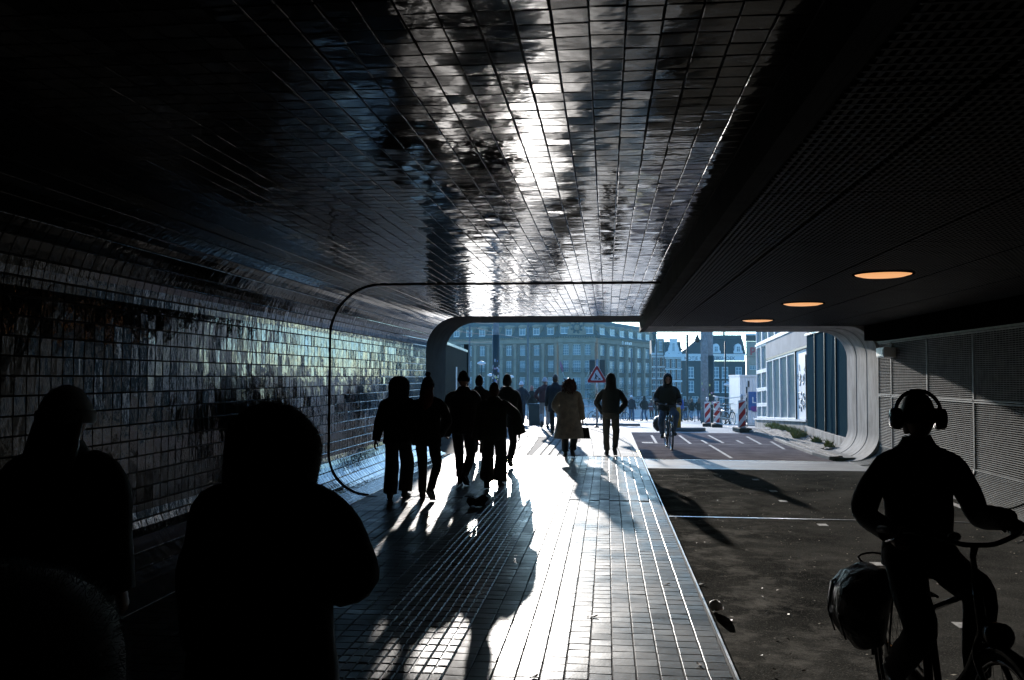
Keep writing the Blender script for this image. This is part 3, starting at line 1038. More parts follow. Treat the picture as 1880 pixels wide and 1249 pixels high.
mb = MB(); mb.bbox(0, 6, 0, 5.1, -0.2, 8); mb.build('wall', mat('navy cladding', (0.02, 0.035, 0.075), rough=0.5, nscale=2), t)
for i in range(6):
    mb = MB(); mb.bbox(-0.03, 0.0, 0.4 + i * 0.85, 0.43 + i * 0.85, 0, 8); mb.build('cladding_rib', M_strip, t)

# ------------------------------------------------------------------ slatted gate at the left, poles, signs
gt = thing('slatted_enclosure', 'black vertical slatted enclosure beyond the left portal with pale poster strip', 'enclosure', (-4.5, 24.5, 0), math.atan2(0.7, 8.5))
mb = MB(); mb.bbox(-0.08, -0.05, 0, 8.4, 0, 2.65); mb.build('backing', M_slatblk, gt)
for i in range(56):
    y = 0.12 + i * 0.148
    mb = MB(); mb.bbox(-0.05, 0.0, y, y + 0.085, 0.06, 2.64)
    mb.build('slat', M_slatblk, gt)
mb = MB(); mb.bbox(-0.10, 0.03, -0.02, 8.45, 2.645, 2.72); mb.build('top_rail', M_steel, gt)
mb = MB(); mb.bbox(-0.12, 0.05, -0.16, -0.025, 0, 2.95); mb.build('post', M_slatblk, gt)
mb = MB(); mb.bbox(-0.12, 0.05, 8.46, 8.6, 0, 2.95); mb.build('post', M_slatblk, gt)
mb = MB(); mb.bbox(0.003, 0.012, 3.6, 4.05, 0.95, 2.05); mb.build('poster', M_white, gt)

M_pole = mat('weathered grey pole', (0.24, 0.25, 0.25), rough=0.8, spec=0.15, nscale=6, namt=0.3)
M_gpole = mat('matt grey post', (0.14, 0.16, 0.17), rough=0.85, spec=0.05, nscale=6)
M_poled = mat('dark green pole', (0.015, 0.025, 0.025), rough=0.5, nscale=6)
STK = [mat('sticker white', (0.6, 0.6, 0.62), nscale=30), mat('sticker yellow', (0.6, 0.6, 0.25), nscale=30), mat('sticker blue', (0.12, 0.2, 0.42), nscale=30), mat('sticker pink', (0.5, 0.3, 0.38), nscale=30), mat('sticker grey', (0.3, 0.32, 0.34), nscale=30)]
def pole(label, x, y, r, h, m, collar=None, stickers=0, sz=(0.9, 2.6), name='street_pole', taper=0.9):
    t = thing(name, label, 'pole', (x, y, fall(y) - 0.06))
    mb = MB(); mb.tube([(0, 0, 0), (0, 0, h * 0.5), (0, 0, h)], [r, r * (1 + taper) / 2, r * taper], seg=20, mi=0)
    mb.build('shaft', m, t)
    if collar:
        mb = MB(); mb.tube([(0, 0, 0.0), (0, 0, collar), (0, 0, collar + 0.02)], [r * 1.16, r * 1.16, r * 1.0], seg=20); mb.build('sleeve', M_poled, t)
    rr = r * (1.165 if collar else 1.0)
    for k in range(stickers):
        a = rng.uniform(-2.9, -0.25); z = rng.uniform(*sz); w, hh = rng.uniform(0.05, 0.12), rng.uniform(0.06, 0.16)
        mb = MB(); q = []
        for i in range(4):
            aa = a + (i / 3 - 0.5) * w / rr
            q += [((rr + 0.002) * math.cos(aa), (rr + 0.002) * math.sin(aa), z - hh / 2), ((rr + 0.002) * math.cos(aa), (rr + 0.002) * math.sin(aa), z + hh / 2)]
        mb.add(q, [(2 * i, 2 * i + 1, 2 * i + 3, 2 * i + 2) for i in range(3)])
        mb.build('sticker', rng.choice(STK), t, recalc=False)
    return t
pole('thick dark tram pole covered in stickers beyond the left end of portal', -5.62, 45, 0.165, 9, M_pole, 4.45, 46, (0.9, 3.2))
p1 = pole('light grey concrete mast between the cyclist and red white barriers', 5.85, 55, 0.24, 9, M_pole, None, 10, (0.8, 3.0), taper=0.8)
mb = MB(); mb.tube([(0, 0, 5.4), (-0.25, 0, 5.45), (-0.42, 0, 5.36)], 0.025, seg=8); mb.build('lamp_arm', M_poled, p1)
mb = MB(); mb.rings([(-0.42, 0, 5.36, 0.03, 0.03), (-0.42, 0, 5.25, 0.07, 0.07), (-0.42, 0, 5.08, 0.15, 0.15), (-0.42, 0, 4.95, 0.14, 0.14), (-0.42, 0, 4.88, 0.06, 0.06)], seg=16); mb.build('lantern', M_poled, p1)
pole('dark sticker covered tram mast right behind the light grey one', 6.35, 57, 0.27, 9.5, M_pole, 4.2, 26, (0.9, 2.9), taper=0.85)
pole('thin dark flagless mast in front of the dark corner house', 7.9, 90, 0.13, 8.45, M_poled, None, 0)
pole('slender grey lamp post left of the thick dark tram pole', -9.3, 60, 0.07, 7.5, M_gpole, None, 0)
pole('slender grey lamp post before the middle of stone hotel', -7.1, 80, 0.09, 9.5, M_gpole, None, 0)
pole('thin pale post in front of the hotel right of hooded man', 2.0, 75, 0.06, 5.9, M_gpole, None, 0)
pole('thin pale camera post near the right end of hotel', 4.75, 88, 0.07, 8.2, M_gpole, None, 0)
pole('thin dark green post in front of the white container', 6.7, 52, 0.05, 4.7, M_poled, None, 0)
def street_lamp(label, x, y, h, s=1.0):
    t = thing('street_lamp', label, 'street lamp', (x, y, fall(y) - 0.06), 0, 'old fashioned street lamps')
    mb = MB(); mb.tube([(0, 0, 0), (0, 0, 0.5), (0, 0, 0.55), (0, 0, h)], [0.08, 0.07, 0.045, 0.04], seg=10); mb.build('shaft', M_poled, t)
    mb = MB(); mb.rings([(0, 0, h, 0.05, 0.05), (0, 0, h + 0.05, 0.2 * s, 0.2 * s), (0, 0, h + 0.10, 0.34 * s, 0.34 * s), (0, 0, h + 0.17, 0.30 * s, 0.30 * s), (0, 0, h + 0.24, 0.15 * s, 0.15 * s), (0, 0, h + 0.27, 0.03, 0.03)], seg=16); mb.build('shade', M_white, t)
street_lamp('white capped street lamp just right of the dark sticker mast', *((PX(1340, 720, 50)[0]), 50), 2.05)
street_lamp('white capped street lamp behind the walkers left of the white hat couple', PX(938, 695, 70)[0], 70, 3.25, 0.8)
street_lamp('white capped street lamp just left of the thick tram pole', PX(900, 694, 75)[0], 75, 3.6, 0.8)
street_lamp('tall bent white lamp rising behind the slatted enclosure', PX(884, 676, 60)[0], 60, 3.75, 0.9)
# roadworks sign
t = thing('roadworks_sign', 'red bordered triangular roadworks sign on a thin grey post', 'sign', (-0.36, 31.3, -0.02), R(3))
mb = MB(); mb.tube([(0, 0.03, 0), (0, 0.03, 2.35)], 0.03, seg=10); mb.build('post', M_steel, t)
mb = MB(); mb.rings([(0, 0.03, 0.0, 0.10, 0.10), (0, 0.03, 0.05, 0.09, 0.09), (0, 0.03, 0.06, 0.03, 0.03)], seg=12); mb.build('foot', M_strip, t)
def tri(s_, zc, cut=0.0):
    pts = []
    for k in range(3):
        a = math.pi / 2 + 2 * math.pi * k / 3
        for da in (-0.10, 0, 0.10):
            pts.append((s_ * math.cos(a + da) * (1 if da == 0 else 0.985), zc + s_ * math.sin(a + da) * (1 if da == 0 else 0.985)))
    return pts
zc = 1.78
mb = MB(); mb.prism(tri(0.39, zc), -0.012, 0.0, 'Y'); plate = mb.build('plate', M_white, t)
mb = MB(); mb.prism(tri(0.365, zc), -0.016, -0.0125, 'Y'); mb.build('border', M_red, t)
mb = MB(); mb.prism(tri(0.235, zc), -0.020, -0.0165, 'Y'); fld = mb.build('field', M_white, t)
mb = MB()    # the digging figure
mb.sphere((-0.045, -0.022, zc + 0.085), (0.024, 0.004, 0.024), 10, 6)
mb.tube([(-0.04, -0.023, zc + 0.06), (-0.025, -0.023, zc + 0.0), (-0.05, -0.023, zc - 0.04)], [0.022, 0.026, 0.018], seg=6, flat=0.12, up=(1, 0, 0))
mb.tube([(-0.045, -0.023, zc - 0.03), (-0.075, -0.023, zc - 0.10)], 0.013, seg=6, flat=0.2, up=(1, 0, 0))
mb.tube([(-0.04, -0.023, zc - 0.03), (-0.015, -0.023, zc - 0.07), (-0.02, -0.023, zc - 0.10)], 0.013, seg=6, flat=0.2, up=(1, 0, 0))
mb.tube([(-0.035, -0.023, zc + 0.05), (0.005, -0.023, zc + 0.02), (0.03, -0.023, zc - 0.01)], 0.010, seg=6, flat=0.2, up=(1, 0, 0))
mb.tube([(-0.01, -0.023, zc + 0.05), (0.07, -0.023, zc - 0.06)], 0.006, seg=6, flat=0.3, up=(1, 0, 0))
mb.prism([(0.03, zc - 0.105), (0.15, zc - 0.105), (0.095, zc - 0.045)], -0.025, -0.0205, 'Y')
mb.build('digger_symbol', M_strip, fld)
# two traffic light backs above the sign
for (dx, lab) in ((-0.27, 'dark backboard of a traffic light, left of the pair above sign'), (0.18, 'dark backboard of a traffic light, right of the pair above sign')):
    pass
t = thing('traffic_light', 'pair of dark traffic light heads on a post above the roadworks sign', 'traffic light', (PX(1097, 700, 48)[0], 48, fall(48) - 0.06))
mb = MB(); mb.tube([(0, 0, 0), (0, 0, 3.45)], 0.05, seg=10); mb.build('post', M_pole, t)
for dx in (-0.28, 0.26):
    mb = MB(); mb.bevbox((dx, 0, 2.95), (0.32, 0.10, 0.9), 0.05); h_ = mb.build('head', M_poled, t)
    for k in range(3):
        mb = MB(); mb.tube([(dx, 0.05, 2.68 + k * 0.27), (dx, 0.2, 2.67 + k * 0.27)], [0.11, 0.10], seg=12); mb.build('visor', M_poled, h_)
# bollard
t = thing('bollard', 'yellow traffic bollard on a low kerb island behind the oncoming cyclist', 'bollard', (2.32, 30.7, -0.06))
mb = MB(); mb.rings([(0, 0, 0.0, 0.16, 0.12), (0, 0, 0.75, 0.15, 0.11), (0, 0, 0.98, 0.14, 0.10), (0, 0, 1.02, 0.10, 0.07)], seg=20, power=0.6); mb.build('body', mat('yellow plastic', (0.62, 0.33, 0.02), rough=0.4, nscale=3, namt=0.12), t)
mb = MB(); mb.rings([(0, 0, 0.80, 0.152, 0.113), (0, 0, 0.92, 0.148, 0.108)], seg=20, power=0.6, cap=False); mb.build('reflector_band', M_white, t)
t = tag(None or (lambda: (lambda m: (m.rings([(0, 0, 0.0, 0.75, 0.45), (0, 0, 0.09, 0.75, 0.45), (0, 0, 0.11, 0.72, 0.42)], seg=28), m)[1])(MB()).build('traffic_island', M_slab))(), 'low dark edged kerb island carrying the yellow bollard', 'traffic island')
t.location = (2.55, 30.75, -0.06)
mb = MB(); mb.rings([(0, 0, 0, 1.6, 0.5), (0, 0, 0.08, 1.6, 0.5), (0, 0, 0.1, 1.57, 0.47)], seg=30)
o = tag(mb.build('traffic_island', M_slab), 'long low kerb island to the right of hooded man', 'traffic island'); o.location = (-0.2, 38.5, fall(38.5) - 0.06)
# barrier boards
def barrier(label, x, y, s=1, rz=0.0, flip=1):
    t = thing('barrier_board', label, 'barrier', (x, y, fall(y) - 0.06), rz, 'red and white striped barrier boards')
    w, z0, z1 = 0.25, 0.13, 1.05
    mb = MB(); mb.bevbox((0, 0, (z0 + z1) / 2), (w, 0.05, z1 - z0), 0.012); mb.build('board', M_white, t)
    k = 0
    d = 0.33
    z = z0 - 0.20
    while z < z1:
        # slanting stripe clipped to the board
        poly = []
        a, b = z, z + d * 0.62
        sl = 0.28 * flip
        raw = [(-w / 2 + 0.015, a), (w / 2 - 0.015, a + sl), (w / 2 - 0.015, b + sl), (-w / 2 + 0.015, b)]
        cl = [(x_, min(z1 - 0.02, max(z0 + 0.02, zz))) for x_, zz in raw]
        if max(c[1] for c in cl) - min(c[1] for c in cl) > 0.03:
            mb = MB(); mb.prism(cl, -0.030, -0.0255, 'Y'); mb.prism(cl, 0.0255, 0.030, 'Y')
            mb.build('stripe', M_red, t)
        z += d * 1.24
    mb = MB(); mb.bevbox((0, 0, 0.08), (0.42, 0.85, 0.14), 0.03); mb.build('foot', M_rubber, t)
    mb = MB(); mb.tube([(0, 0, z1), (0, 0, z1 + 0.05), (0, 0, z1 + 0.06), (0, 0, z1 + 0.19), (0, 0, z1 + 0.2)], [0.03, 0.03, 0.06, 0.055, 0.02], seg=12); mb.build('warning_lamp', M_white, t)
    return t
barrier('red and white barrier board nearest the kiosk, seen in shade', 4.45, 30.4, 1, R(8))
barrier('red and white barrier board at the left of net fence, second of the pair', 4.36, 36.5, 1, R(-5))
barrier('red and white barrier board standing furthest left beside light mast', 4.22, 38.6, 1, R(-5))
# net fence
t = thing('net_fence', 'sagging white rope net strung between the striped barrier boards', 'net', (4.2, 36.3, fall(36.3)))
P = [Vector((0, 0, 0)), Vector((1.0, -2.0, 0.08)), Vector((0.45, -5.6, 0.2))]
for (a, b) in zip(P[:-1], P[1:]):
    for k in range(5):
        z = 0.15 + k * 0.26
        pts = [a.lerp(b, u / 8) + Vector((0, 0, z - 0.10 * math.sin(math.pi * u / 8))) for u in range(9)]
        mb = MB(); mb.tube(pts, 0.016 if k in (0, 4) else 0.008, seg=6); mb.build('rope', M_white, t)
mb = MB(); mb.tube([P[1], P[1] + Vector((0, 0, 1.5))], 0.03, seg=8); mb.build('post', M_poled, t)
# white container with blue sign
t = thing('site_container', 'white corrugated site container with a blue sign behind the barriers', 'container', (6.43, 44.5, fall(44.5) - 0.04))
mb = MB()
pts = []
N = 16; W = 2.5
for j in range(N):
    x = j * W / N; w = W / N
    pts += [(x, 0), (x + w * 0.35, 0), (x + w * 0.5, 0.04), (x + w * 0.85, 0.04)]
pts += [(W, 0)]
vs = [(p[0], p[1], z) for z in (0.10, 2.30) for p in pts]; n = len(pts)
mb.add(vs, [(i, i + 1, n + i + 1, n + i) for i in range(n - 1)])
mb.bbox(0.002, W, 0.06, 4.0, 0.0, 2.36)
mb.build('body', M_white, t)
mb = MB(); mb.bbox(-0.02, W + 0.02, -0.02, 4.02, 2.36, 2.44); mb.build('roof_rim', M_white, t)
mb = MB(); mb.bbox(0.37, 0.43, -0.05, -0.01, 1.85, 2.15); mb.build('vent', M_strip, t)
mb = MB(); mb.bbox(0.40, 1.25, -0.035, -0.006, 0.72, 1.62); sg = mb.build('sign_board', mat('blue sign foil', (0.015, 0.10, 0.30), rough=0.4, nscale=2, namt=0.08), t)
mb = MB(); mb.prism([(0.48, 0.80), (0.60, 0.66), (1.25, 0.66), (1.25, 0.92), (0.54, 0.92)], -0.043, -0.0355, 'Y'); mb.build('purple_patch', mat('purple foil', (0.13, 0.025, 0.20), rough=0.4, nscale=2), sg)

FONT_CACHE = {}
def text(s, size, m, parent, loc, rot, name='lettering', depth=0.01, align='LEFT', bold=0.0):
    cu = bpy.data.curves.new(name, 'FONT')
    cu.body = s; cu.size = size; cu.extrude = depth; cu.align_x = align; cu.offset = bold
    tmp = bpy.data.objects.new('tmp_text', cu)
    COL.objects.link(tmp)
    dg = bpy.context.evaluated_depsgraph_get()
    me = bpy.data.meshes.new_from_object(tmp.evaluated_get(dg))
    bpy.data.objects.remove(tmp)
    me.materials.clear(); me.materials.append(m)
    o = link(name, me, parent)
    o.location = loc; o.rotation_euler = rot
    return o
text('LT\u02d9', 0.42, M_white, sg, (0.55, -0.04, 1.08), (R(90), 0, 0))

# railing and parked bicycles at the far edge, hedge, power box
rl = thing('railing', 'grey metal railing along the far edge of the square behind walkers', 'railing', (-6, 68, fall(68)))
mb = MB(); mb.tube([(0, 0, 1.05), (14.5, 0, 1.05)], 0.035, seg=8); mb.tube([(0, 0, 0.2), (14.5, 0, 0.2)], 0.025, seg=8); mb.build('rail', M_steel, rl)
for i in range(30):
    mb = MB(); mb.tube([(i * 0.5, 0, -0.1), (i * 0.5, 0, 1.05)], 0.03, seg=6); mb.build('baluster', M_steel, rl)
t = thing('power_box', 'squat grey utility box beside the pavement left of maroon jacket walker', 'utility box', (PX(985, 770, 37)[0], 37, fall(37) - 0.06))
mb = MB(); mb.bevbox((0, 0, 0.42), (0.62, 0.45, 0.84), 0.03); mb.build('cabinet', M_poled, t)
mb = MB(); mb.bevbox((0, 0, 0.87), (0.68, 0.5, 0.06), 0.02); mb.build('lid', M_poled, t)

# ------------------------------------------------------------------ far buildings
M_stone = mat('sandy brick stone', (0.125, 0.10, 0.078), rough=0.85, spec=0.0, nscale=0.8, namt=0.25)
M_stonel = mat('pale dressed stone', (0.27, 0.225, 0.17), rough=0.8, spec=0.0, nscale=0.8, namt=0.2)
M_slate = mat('blue slate roof', (0.035, 0.06, 0.07), rough=0.7, spec=0.2, nscale=1.2, namt=0.25, stretch=(1, 1, 3))
M_frame = mat('white window frame', (0.75, 0.75, 0.73), rough=0.5, nscale=3, namt=0.05)
M_iron = mat('dark iron railing', (0.02, 0.03, 0.03), rough=0.6)
M_dbrick = mat('black painted brick', (0.022, 0.028, 0.034), rough=0.7, nscale=2, namt=0.25)
M_rbrick = mat('red brown brick', (0.16, 0.085, 0.06), rough=0.8, nscale=2, namt=0.25)
M_beige = mat('beige brick', (0.38, 0.32, 0.25), rough=0.8, nscale=1.5, namt=0.15)

WCACHE = {}
def window_meshes(w, h, nx, nz, arch=False):
    key = (round(w, 2), round(h, 2), nx, nz)
    if key in WCACHE:
        return WCACHE[key]
    f = MB(); b = 0.075
    f.bbox(-w / 2, -w / 2 + b, -0.07, 0, 0, h); f.bbox(w / 2 - b, w / 2, -0.07, 0, 0, h)
    f.bbox(-w / 2 + b, w / 2 - b, -0.07, 0, 0, b); f.bbox(-w / 2 + b, w / 2 - b, -0.07, 0, h - b, h)
    for i in range(1, nx):
        x = -w / 2 + w * i / nx
        f.bbox(x - b * 0.45, x + b * 0.45, -0.06, 0, b, h - b)
    for j in range(1, nz):
        z = h * j / nz if nz > 2 else h * 0.64
        f.bbox(-w / 2 + b, w / 2 - b, -0.052, 0, z - b * 0.4, z + b * 0.4)
    f.bbox(-w / 2 - 0.08, w / 2 + 0.08, -0.16, 0, -0.12, -0.002)
    p = MB(); p.bbox(-w / 2 + b, w / 2 - b, -0.02, 0.0, b, h - b)
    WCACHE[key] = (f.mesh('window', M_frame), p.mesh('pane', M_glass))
    return WCACHE[key]
def add_window(par, x, z, y, w, h, nx=2, nz=2):
    a, b = window_meshes(w, h, nx, nz)
    o = link('window', a, par); o.location = (x, y, z)
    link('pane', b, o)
    return o

def wing(root, p0, p1, zb, rows, nb, ww, m_wall, pier=0.0, m_pier=None, nx=3, nz=2, par_name='wall', balc=(), zt=None):
    """a street front from p0 to p1 in plan; rows: (z of sill, height). Local x runs along it, -y faces the street"""
    d = Vector((p1[0] - p0[0], p1[1] - p0[1])); L = d.length
    e = bpy.data.objects.new(par_name, None)
    bw = L / nb
    zt = zt or rows[-1][0] + rows[-1][1] + 0.8
    mb = MB()
    mb.bbox(0, L, 0.30, 0.6, zb, zt)
    for i in range(nb + 1):
        xa = max(0, i * bw - (bw - ww) / 2); xb = min(L, i * bw + (bw - ww) / 2)
        mb.bbox(xa, xb, -0.0, 0.30, zb, zt)
    zs = [zb] + [z for r in rows for z in (r[0], r[0] + r[1])] + [zt]
    for i in range(nb):
        xa, xb = i * bw + (bw - ww) / 2, (i + 1) * bw - (bw - ww) / 2
        for k in range(0, len(zs), 2):
            mb.bbox(xa, xb, 0.06, 0.30, zs[k], zs[k + 1])
    w = mb.build(par_name, m_wall, root)
    w.location = (p0[0], p0[1], 0); w.rotation_euler = (0, 0, math.atan2(d.y, d.x))
    if pier:
        for i in range(nb + 1):
            mb = MB(); c = min(L - pier / 2, max(pier / 2, i * bw))
            mb.bbox(c - pier / 2, c + pier / 2, -0.28, 0.0, zb, zt - 0.1)
            mb.bbox(c - pier / 2 - 0.08, c + pier / 2 + 0.08, -0.36, 0.0, zt - 0.7, zt - 0.1)
            mb.build('pilaster', m_pier, w)
    for i in range(nb):
        for k, (z, h) in enumerate(rows):
            add_window(w, (i + 0.5) * bw, z, 0.295, ww, h, nx, nz)
            if k in balc:
                mb = MB(); mb.bbox((i + 0.5) * bw - ww * 0.62, (i + 0.5) * bw + ww * 0.62, -0.45, 0.05, z - 0.16, z - 0.13)
                for q in range(9):
                    x = (i + 0.5) * bw - ww * 0.6 + ww * 1.2 * q / 8
                    mb.bbox(x - 0.03, x + 0.03, -0.45, -0.41, z - 0.13, z + 0.72)
                mb.bbox((i + 0.5) * bw - ww * 0.62, (i + 0.5) * bw + ww * 0.62, -0.46, -0.40, z + 0.72, z + 0.80)
                mb.build('balcony', M_iron, w)
    return w, L, bw

hotel = thing('hotel_building', 'long sandy stone hotel with pilasters, grey mansard roof and round gable ornament', 'building')
ZB = -2.9
rows = [(-2.6, 2.5), (-0.9 + 0.1, 2.45), (2.75, 2.5), (6.35, 2.25)]
rows = [(-2.75, 1.75), (-0.75, 2.35), (2.75, 2.45), (6.35, 2.25)]
pA = (PX(760, 620, 209)[0], 209); pB = (PX(1024, 620, 192)[0], 192); pC = (PX(1026, 620, 189)[0], 189); pD = (PX(1092, 620, 189)[0], 189)
pE = (PX(1096, 620, 191)[0], 191); pF = (PX(1196, 620, 226)[0], 226)
fronts = []
fronts.append((wing(hotel, pA, pB, ZB, rows, 11, 1.5, M_stone, 0.62, M_stonel, 3, 2, balc=(1, 2), zt=9.0), pA, pB, 11))
fronts.append((wing(hotel, pC, pD, ZB, rows, 3, 1.65, M_stonel, 0.9, M_stonel, 4, 4, balc=(1, 2), zt=9.0), pC, pD, 3))
fronts.append((wing(hotel, pE, pF, ZB, rows, 6, 3.6, M_stone, 1.3, M_stonel, 3, 2, balc=(1, 2), zt=9.0), pE, pF, 6))
for fi, ((w, L, bw), a, b, nb) in enumerate(fronts):
    mb = MB()
    mb.bbox(-0.2, L + 0.2, -0.35, 0.6, 9.005, 10.0)
    mb.build('frieze', M_stonel, w)
    mb = MB()
    mb.bbox(-0.3, L + 0.3, -0.95, 0.6, 10.25, 10.55); mb.bbox(-0.25, L + 0.25, -0.6, 0.6, 10.005, 10.247)
    c = mb.build('cornice', M_slate, w)
    mb = MB()
    q = 0
    x = 0.2
    while x < L:
        mb.bbox(x - 0.11, x + 0.11, -0.85, -0.602, 10.02, 10.24); x += 0.52
    mb.build('dentils', M_stonel, w, kind='stuff')
    mb = MB()
    mb.add([(-0.1, -0.3, 10.55), (L + 0.1, -0.3, 10.55), (L + 0.1, 2.6, 14.3), (-0.1, 2.6, 14.3), (L + 0.1, 9, 15.0), (-0.1, 9, 15.0)], [(0, 1, 2, 3), (3, 2, 4, 5)])
    mb.add([(-0.1, -0.3, 10.55), (-0.1, 2.6, 14.3), (-0.1, 9, 15), (-0.1, 9, 10.55)], [(0, 1, 2, 3)]); mb.add([(L + 0.1, -0.3, 10.55), (L + 0.1, 2.6, 14.3), (L + 0.1, 9, 15), (L + 0.1, 9, 10.55)], [(0, 1, 2, 3)])
    rf = mb.build('roof', M_slate, w, recalc=False)
    for i in range(nb):
        x = (i + 0.5) * bw
        if fi == 1 and i == 1:
            continue
        dw = min(1.5, bw * 0.55) * (1.25 if fi == 1 else 1) * (1.9 if fi == 2 else 1)
        mb = MB()
        mb.bbox(x - dw / 2 - 0.22, x + dw / 2 + 0.22, 0.05, 2.2, 10.6, 12.75)
        mb.tube([(x, -0.08, 12.72), (x, 2.0, 12.72)], [(dw / 2 + 0.32, 0.42)] * 2, seg=16, up=(1, 0, 0))
        d_ = mb.build('dormer', M_stonel, w)
        add_window(d_, x, 10.9, 0.045, dw, 1.75, 2, 2)
# the central gable with its round ornament
(w, L, bw), a, b, nb = fronts[1]
x = L / 2
mb = MB()
prof_g = [(-2.0, 10.56), (-1.9, 11.6), (-1.35, 12.4), (-1.2, 13.3), (-0.6, 13.9), (0, 14.2), (0.6, 13.9), (1.2, 13.3), (1.35, 12.4), (1.9, 11.6), (2.0, 10.56)]
mb.prism([(x + p[0], p[1]) for p in prof_g], -0.32, 0.2, 'Y')
g = mb.build('gable', M_stonel, w)
mb = MB(); mb.torus((x, -0.36, 12.15), 0.75, 0.14, axis='Y', seg=28, sub=8)
mb.rings([], 3, False) if False else None
mb.build('ornament_ring', M_slate, g)
mb = MB(); mb.tube([(x, -0.325, 12.15), (x, -0.36, 12.15)], 0.66, seg=24); mb.build('ornament_disc', M_stonel, g)
for k in range(8):
    a_ = k * math.pi / 4 + 0.3
    mb = MB(); mb.sphere((x + 1.08 * math.cos(a_), -0.36, 12.15 + 1.08 * math.sin(a_)), (0.26, 0.12, 0.26), 8, 6); mb.build('carving', M_slate, g)
# lettering on the frieze: small pale blue house mark
(w, L, bw), a, b, nb = fronts[2]
mb = MB(); mb.torus((L * 0.40, -0.42, 9.5), 0.36, 0.10, axis='Y', seg=18, sub=6); mb.build('frieze_letter', M_white, w)
for i in range(4):
    mb = MB(); mb.bbox(L * 0.43 + 0.5 + i * 1.25, L * 0.43 + 1.3 + i * 1.25, -0.44, -0.36, 9.2, 9.75 + 0.1 * (i % 2)); mb.build('frieze_letter', M_white, w)
# flags on slanting poles over the entrance bay
(w, L, bw), a, b, nb = fronts[1]
for (x, lean, m, lab, furl) in ((1.2, -0.75, mat('faded magenta cloth', (0.28, 0.03, 0.12), nscale=3), 'furled magenta flag', 1), (5.9, 0.9, M_frame, 'bare slanting flagpole', 0)):
    mb = MB(); mb.tube([(x, -0.3, 1.6), (x + lean * 1.0, -1.2, 4.0)], 0.06, seg=8); fp = mb.build('flagpole', M_frame, w)
    if furl:
        mb = MB(); mb.tube([(x + lean * 0.45, -0.8, 2.75), (x + lean * 0.8, -1.15, 3.9), (x + lean * 1.2, -1.25, 5.1)], [0.12, 0.3, 0.06], seg=8, flat=0.4); mb.noise(0.06, 2.0); mb.build('flag', m, fp)
# round corner tower at the right end
t = thing('corner_tower', 'short round stone tower with a dome closing the hotel at right', 'tower', (PX(1196, 600, 232)[0], 232, 0))
mb = MB(); mb.rings([(0, 0, ZB, 1.0, 1.0), (0, 0, 9.2, 1.0, 1.0), (0, 0, 9.3, 1.5, 1.5), (0, 0, 9.8, 1.5, 1.5), (0, 0, 9.9, 1.0, 1.0), (0, 0, 13.0, 0.95, 0.95), (0, 0, 13.2, 1.3, 1.3), (0, 0, 13.5, 1.2, 1.2), (0, 0, 14.6, 0.9, 0.9), (0, 0, 15.6, 0.3, 0.3)], seg=18); mb.build('shaft', M_stonel, t)

def gable_house(name, label, pxa, pxb, Y, zeave, rows, nb, ww, m_wall, gable, zb=-2.9, bands=None, nx=2, nz=2):
    xa, xb = PX(pxa, 660, Y)[0], PX(pxb, 660, Y)[0]
    t = thing(name, label, 'building', (xa, Y, 0))
    w, L, bw = wing(t, (0, 0), (xb - xa, 0), zb, rows, nb, ww, m_wall, zt=zeave, nx=nx, nz=nz)
    if bands:
        for (z, h) in bands:
            mb = MB(); mb.bbox(-0.02, L + 0.02, -0.10, 0.0, z, z + h); mb.build('stone_band', M_frame, w)
    mb = MB(); mb.bbox(-0.1, L + 0.1, -0.4, 0.6, zeave + 0.002, zeave + 0.35); mb.build('cornice', M_frame, w)
    mb = MB(); mb.add([(0, 0.1, zeave + 0.3), (L, 0.1, zeave + 0.3), (L, 3.0, zeave + 2.7), (0, 3.0, zeave + 2.7), (L, 8, zeave + 2.7), (0, 8, zeave + 2.7)], [(0, 1, 2, 3), (3, 2, 4, 5)])
    mb.add([(0, 0.1, zeave + 0.3), (0, 3, zeave + 2.7), (0, 8, zeave + 2.7), (0, 8, zeave + 0.3)], [(0, 1, 2, 3)]); mb.add([(L, 0.1, zeave + 0.3), (L, 3, zeave + 2.7), (L, 8, zeave + 2.7), (L, 8, zeave + 0.3)], [(0, 1, 2, 3)])
    mb.build('roof', M_slate, w, recalc=False)
    if gable:
        pts, m_g, wins = gable
        mb = MB(); mb.prism([(x * L, zeave + 0.355 + z) for x, z in pts], -0.18, 0.3, 'Y'); g = mb.build('gable', m_g, w)
        for (x, z, ww_, hh_) in wins:
            add_window(g, x * L, zeave + 0.36 + z, -0.185, ww_, hh_, 2, 2)
        for q in range(len(pts) - 1):
            (xa_, za_), (xb_, zb_) = pts[q], pts[q + 1]
            mb = MB(); mb.tube([(xa_ * L, -0.12, zeave + 0.355 + za_), (xb_ * L, -0.12, zeave + 0.355 + zb_)], 0.10, seg=6); mb.build('coping', M_frame, g)
    return t
scroll = [(0.02, 0), (0.05, 0.45), (0.2, 0.62), (0.22, 1.15), (0.3, 1.7), (0.32, 2.35), (0.26, 2.45), (0.28, 2.62), (0.72, 2.62), (0.74, 2.45), (0.68, 2.35), (0.7, 1.7), (0.78, 1.15), (0.8, 0.62), (0.95, 0.45), (0.98, 0)]
th = gable_house('striped_gable_house', 'narrow brick and white striped house with small turret beside the hotel', 1197, 1221, 155, 5.55, [(-2.5, 1.5), (-0.4, 1.55), (1.75, 1.5), (3.75, 1.3)], 3, 0.42, M_rbrick,
                 ([(0.25, 0), (0.27, 0.9), (0.33, 1.7), (0.4, 2.35), (0.9, 2.35), (0.93, 1.0), (0.98, 0)], M_beige, ((0.66, 0.45, 0.5, 1.5),)), bands=[(-0.75, 0.28), (0.35, 0.15), (1.35, 0.32), (2.5, 0.15), (3.35, 0.3), (5.1, 0.35)], nx=1)
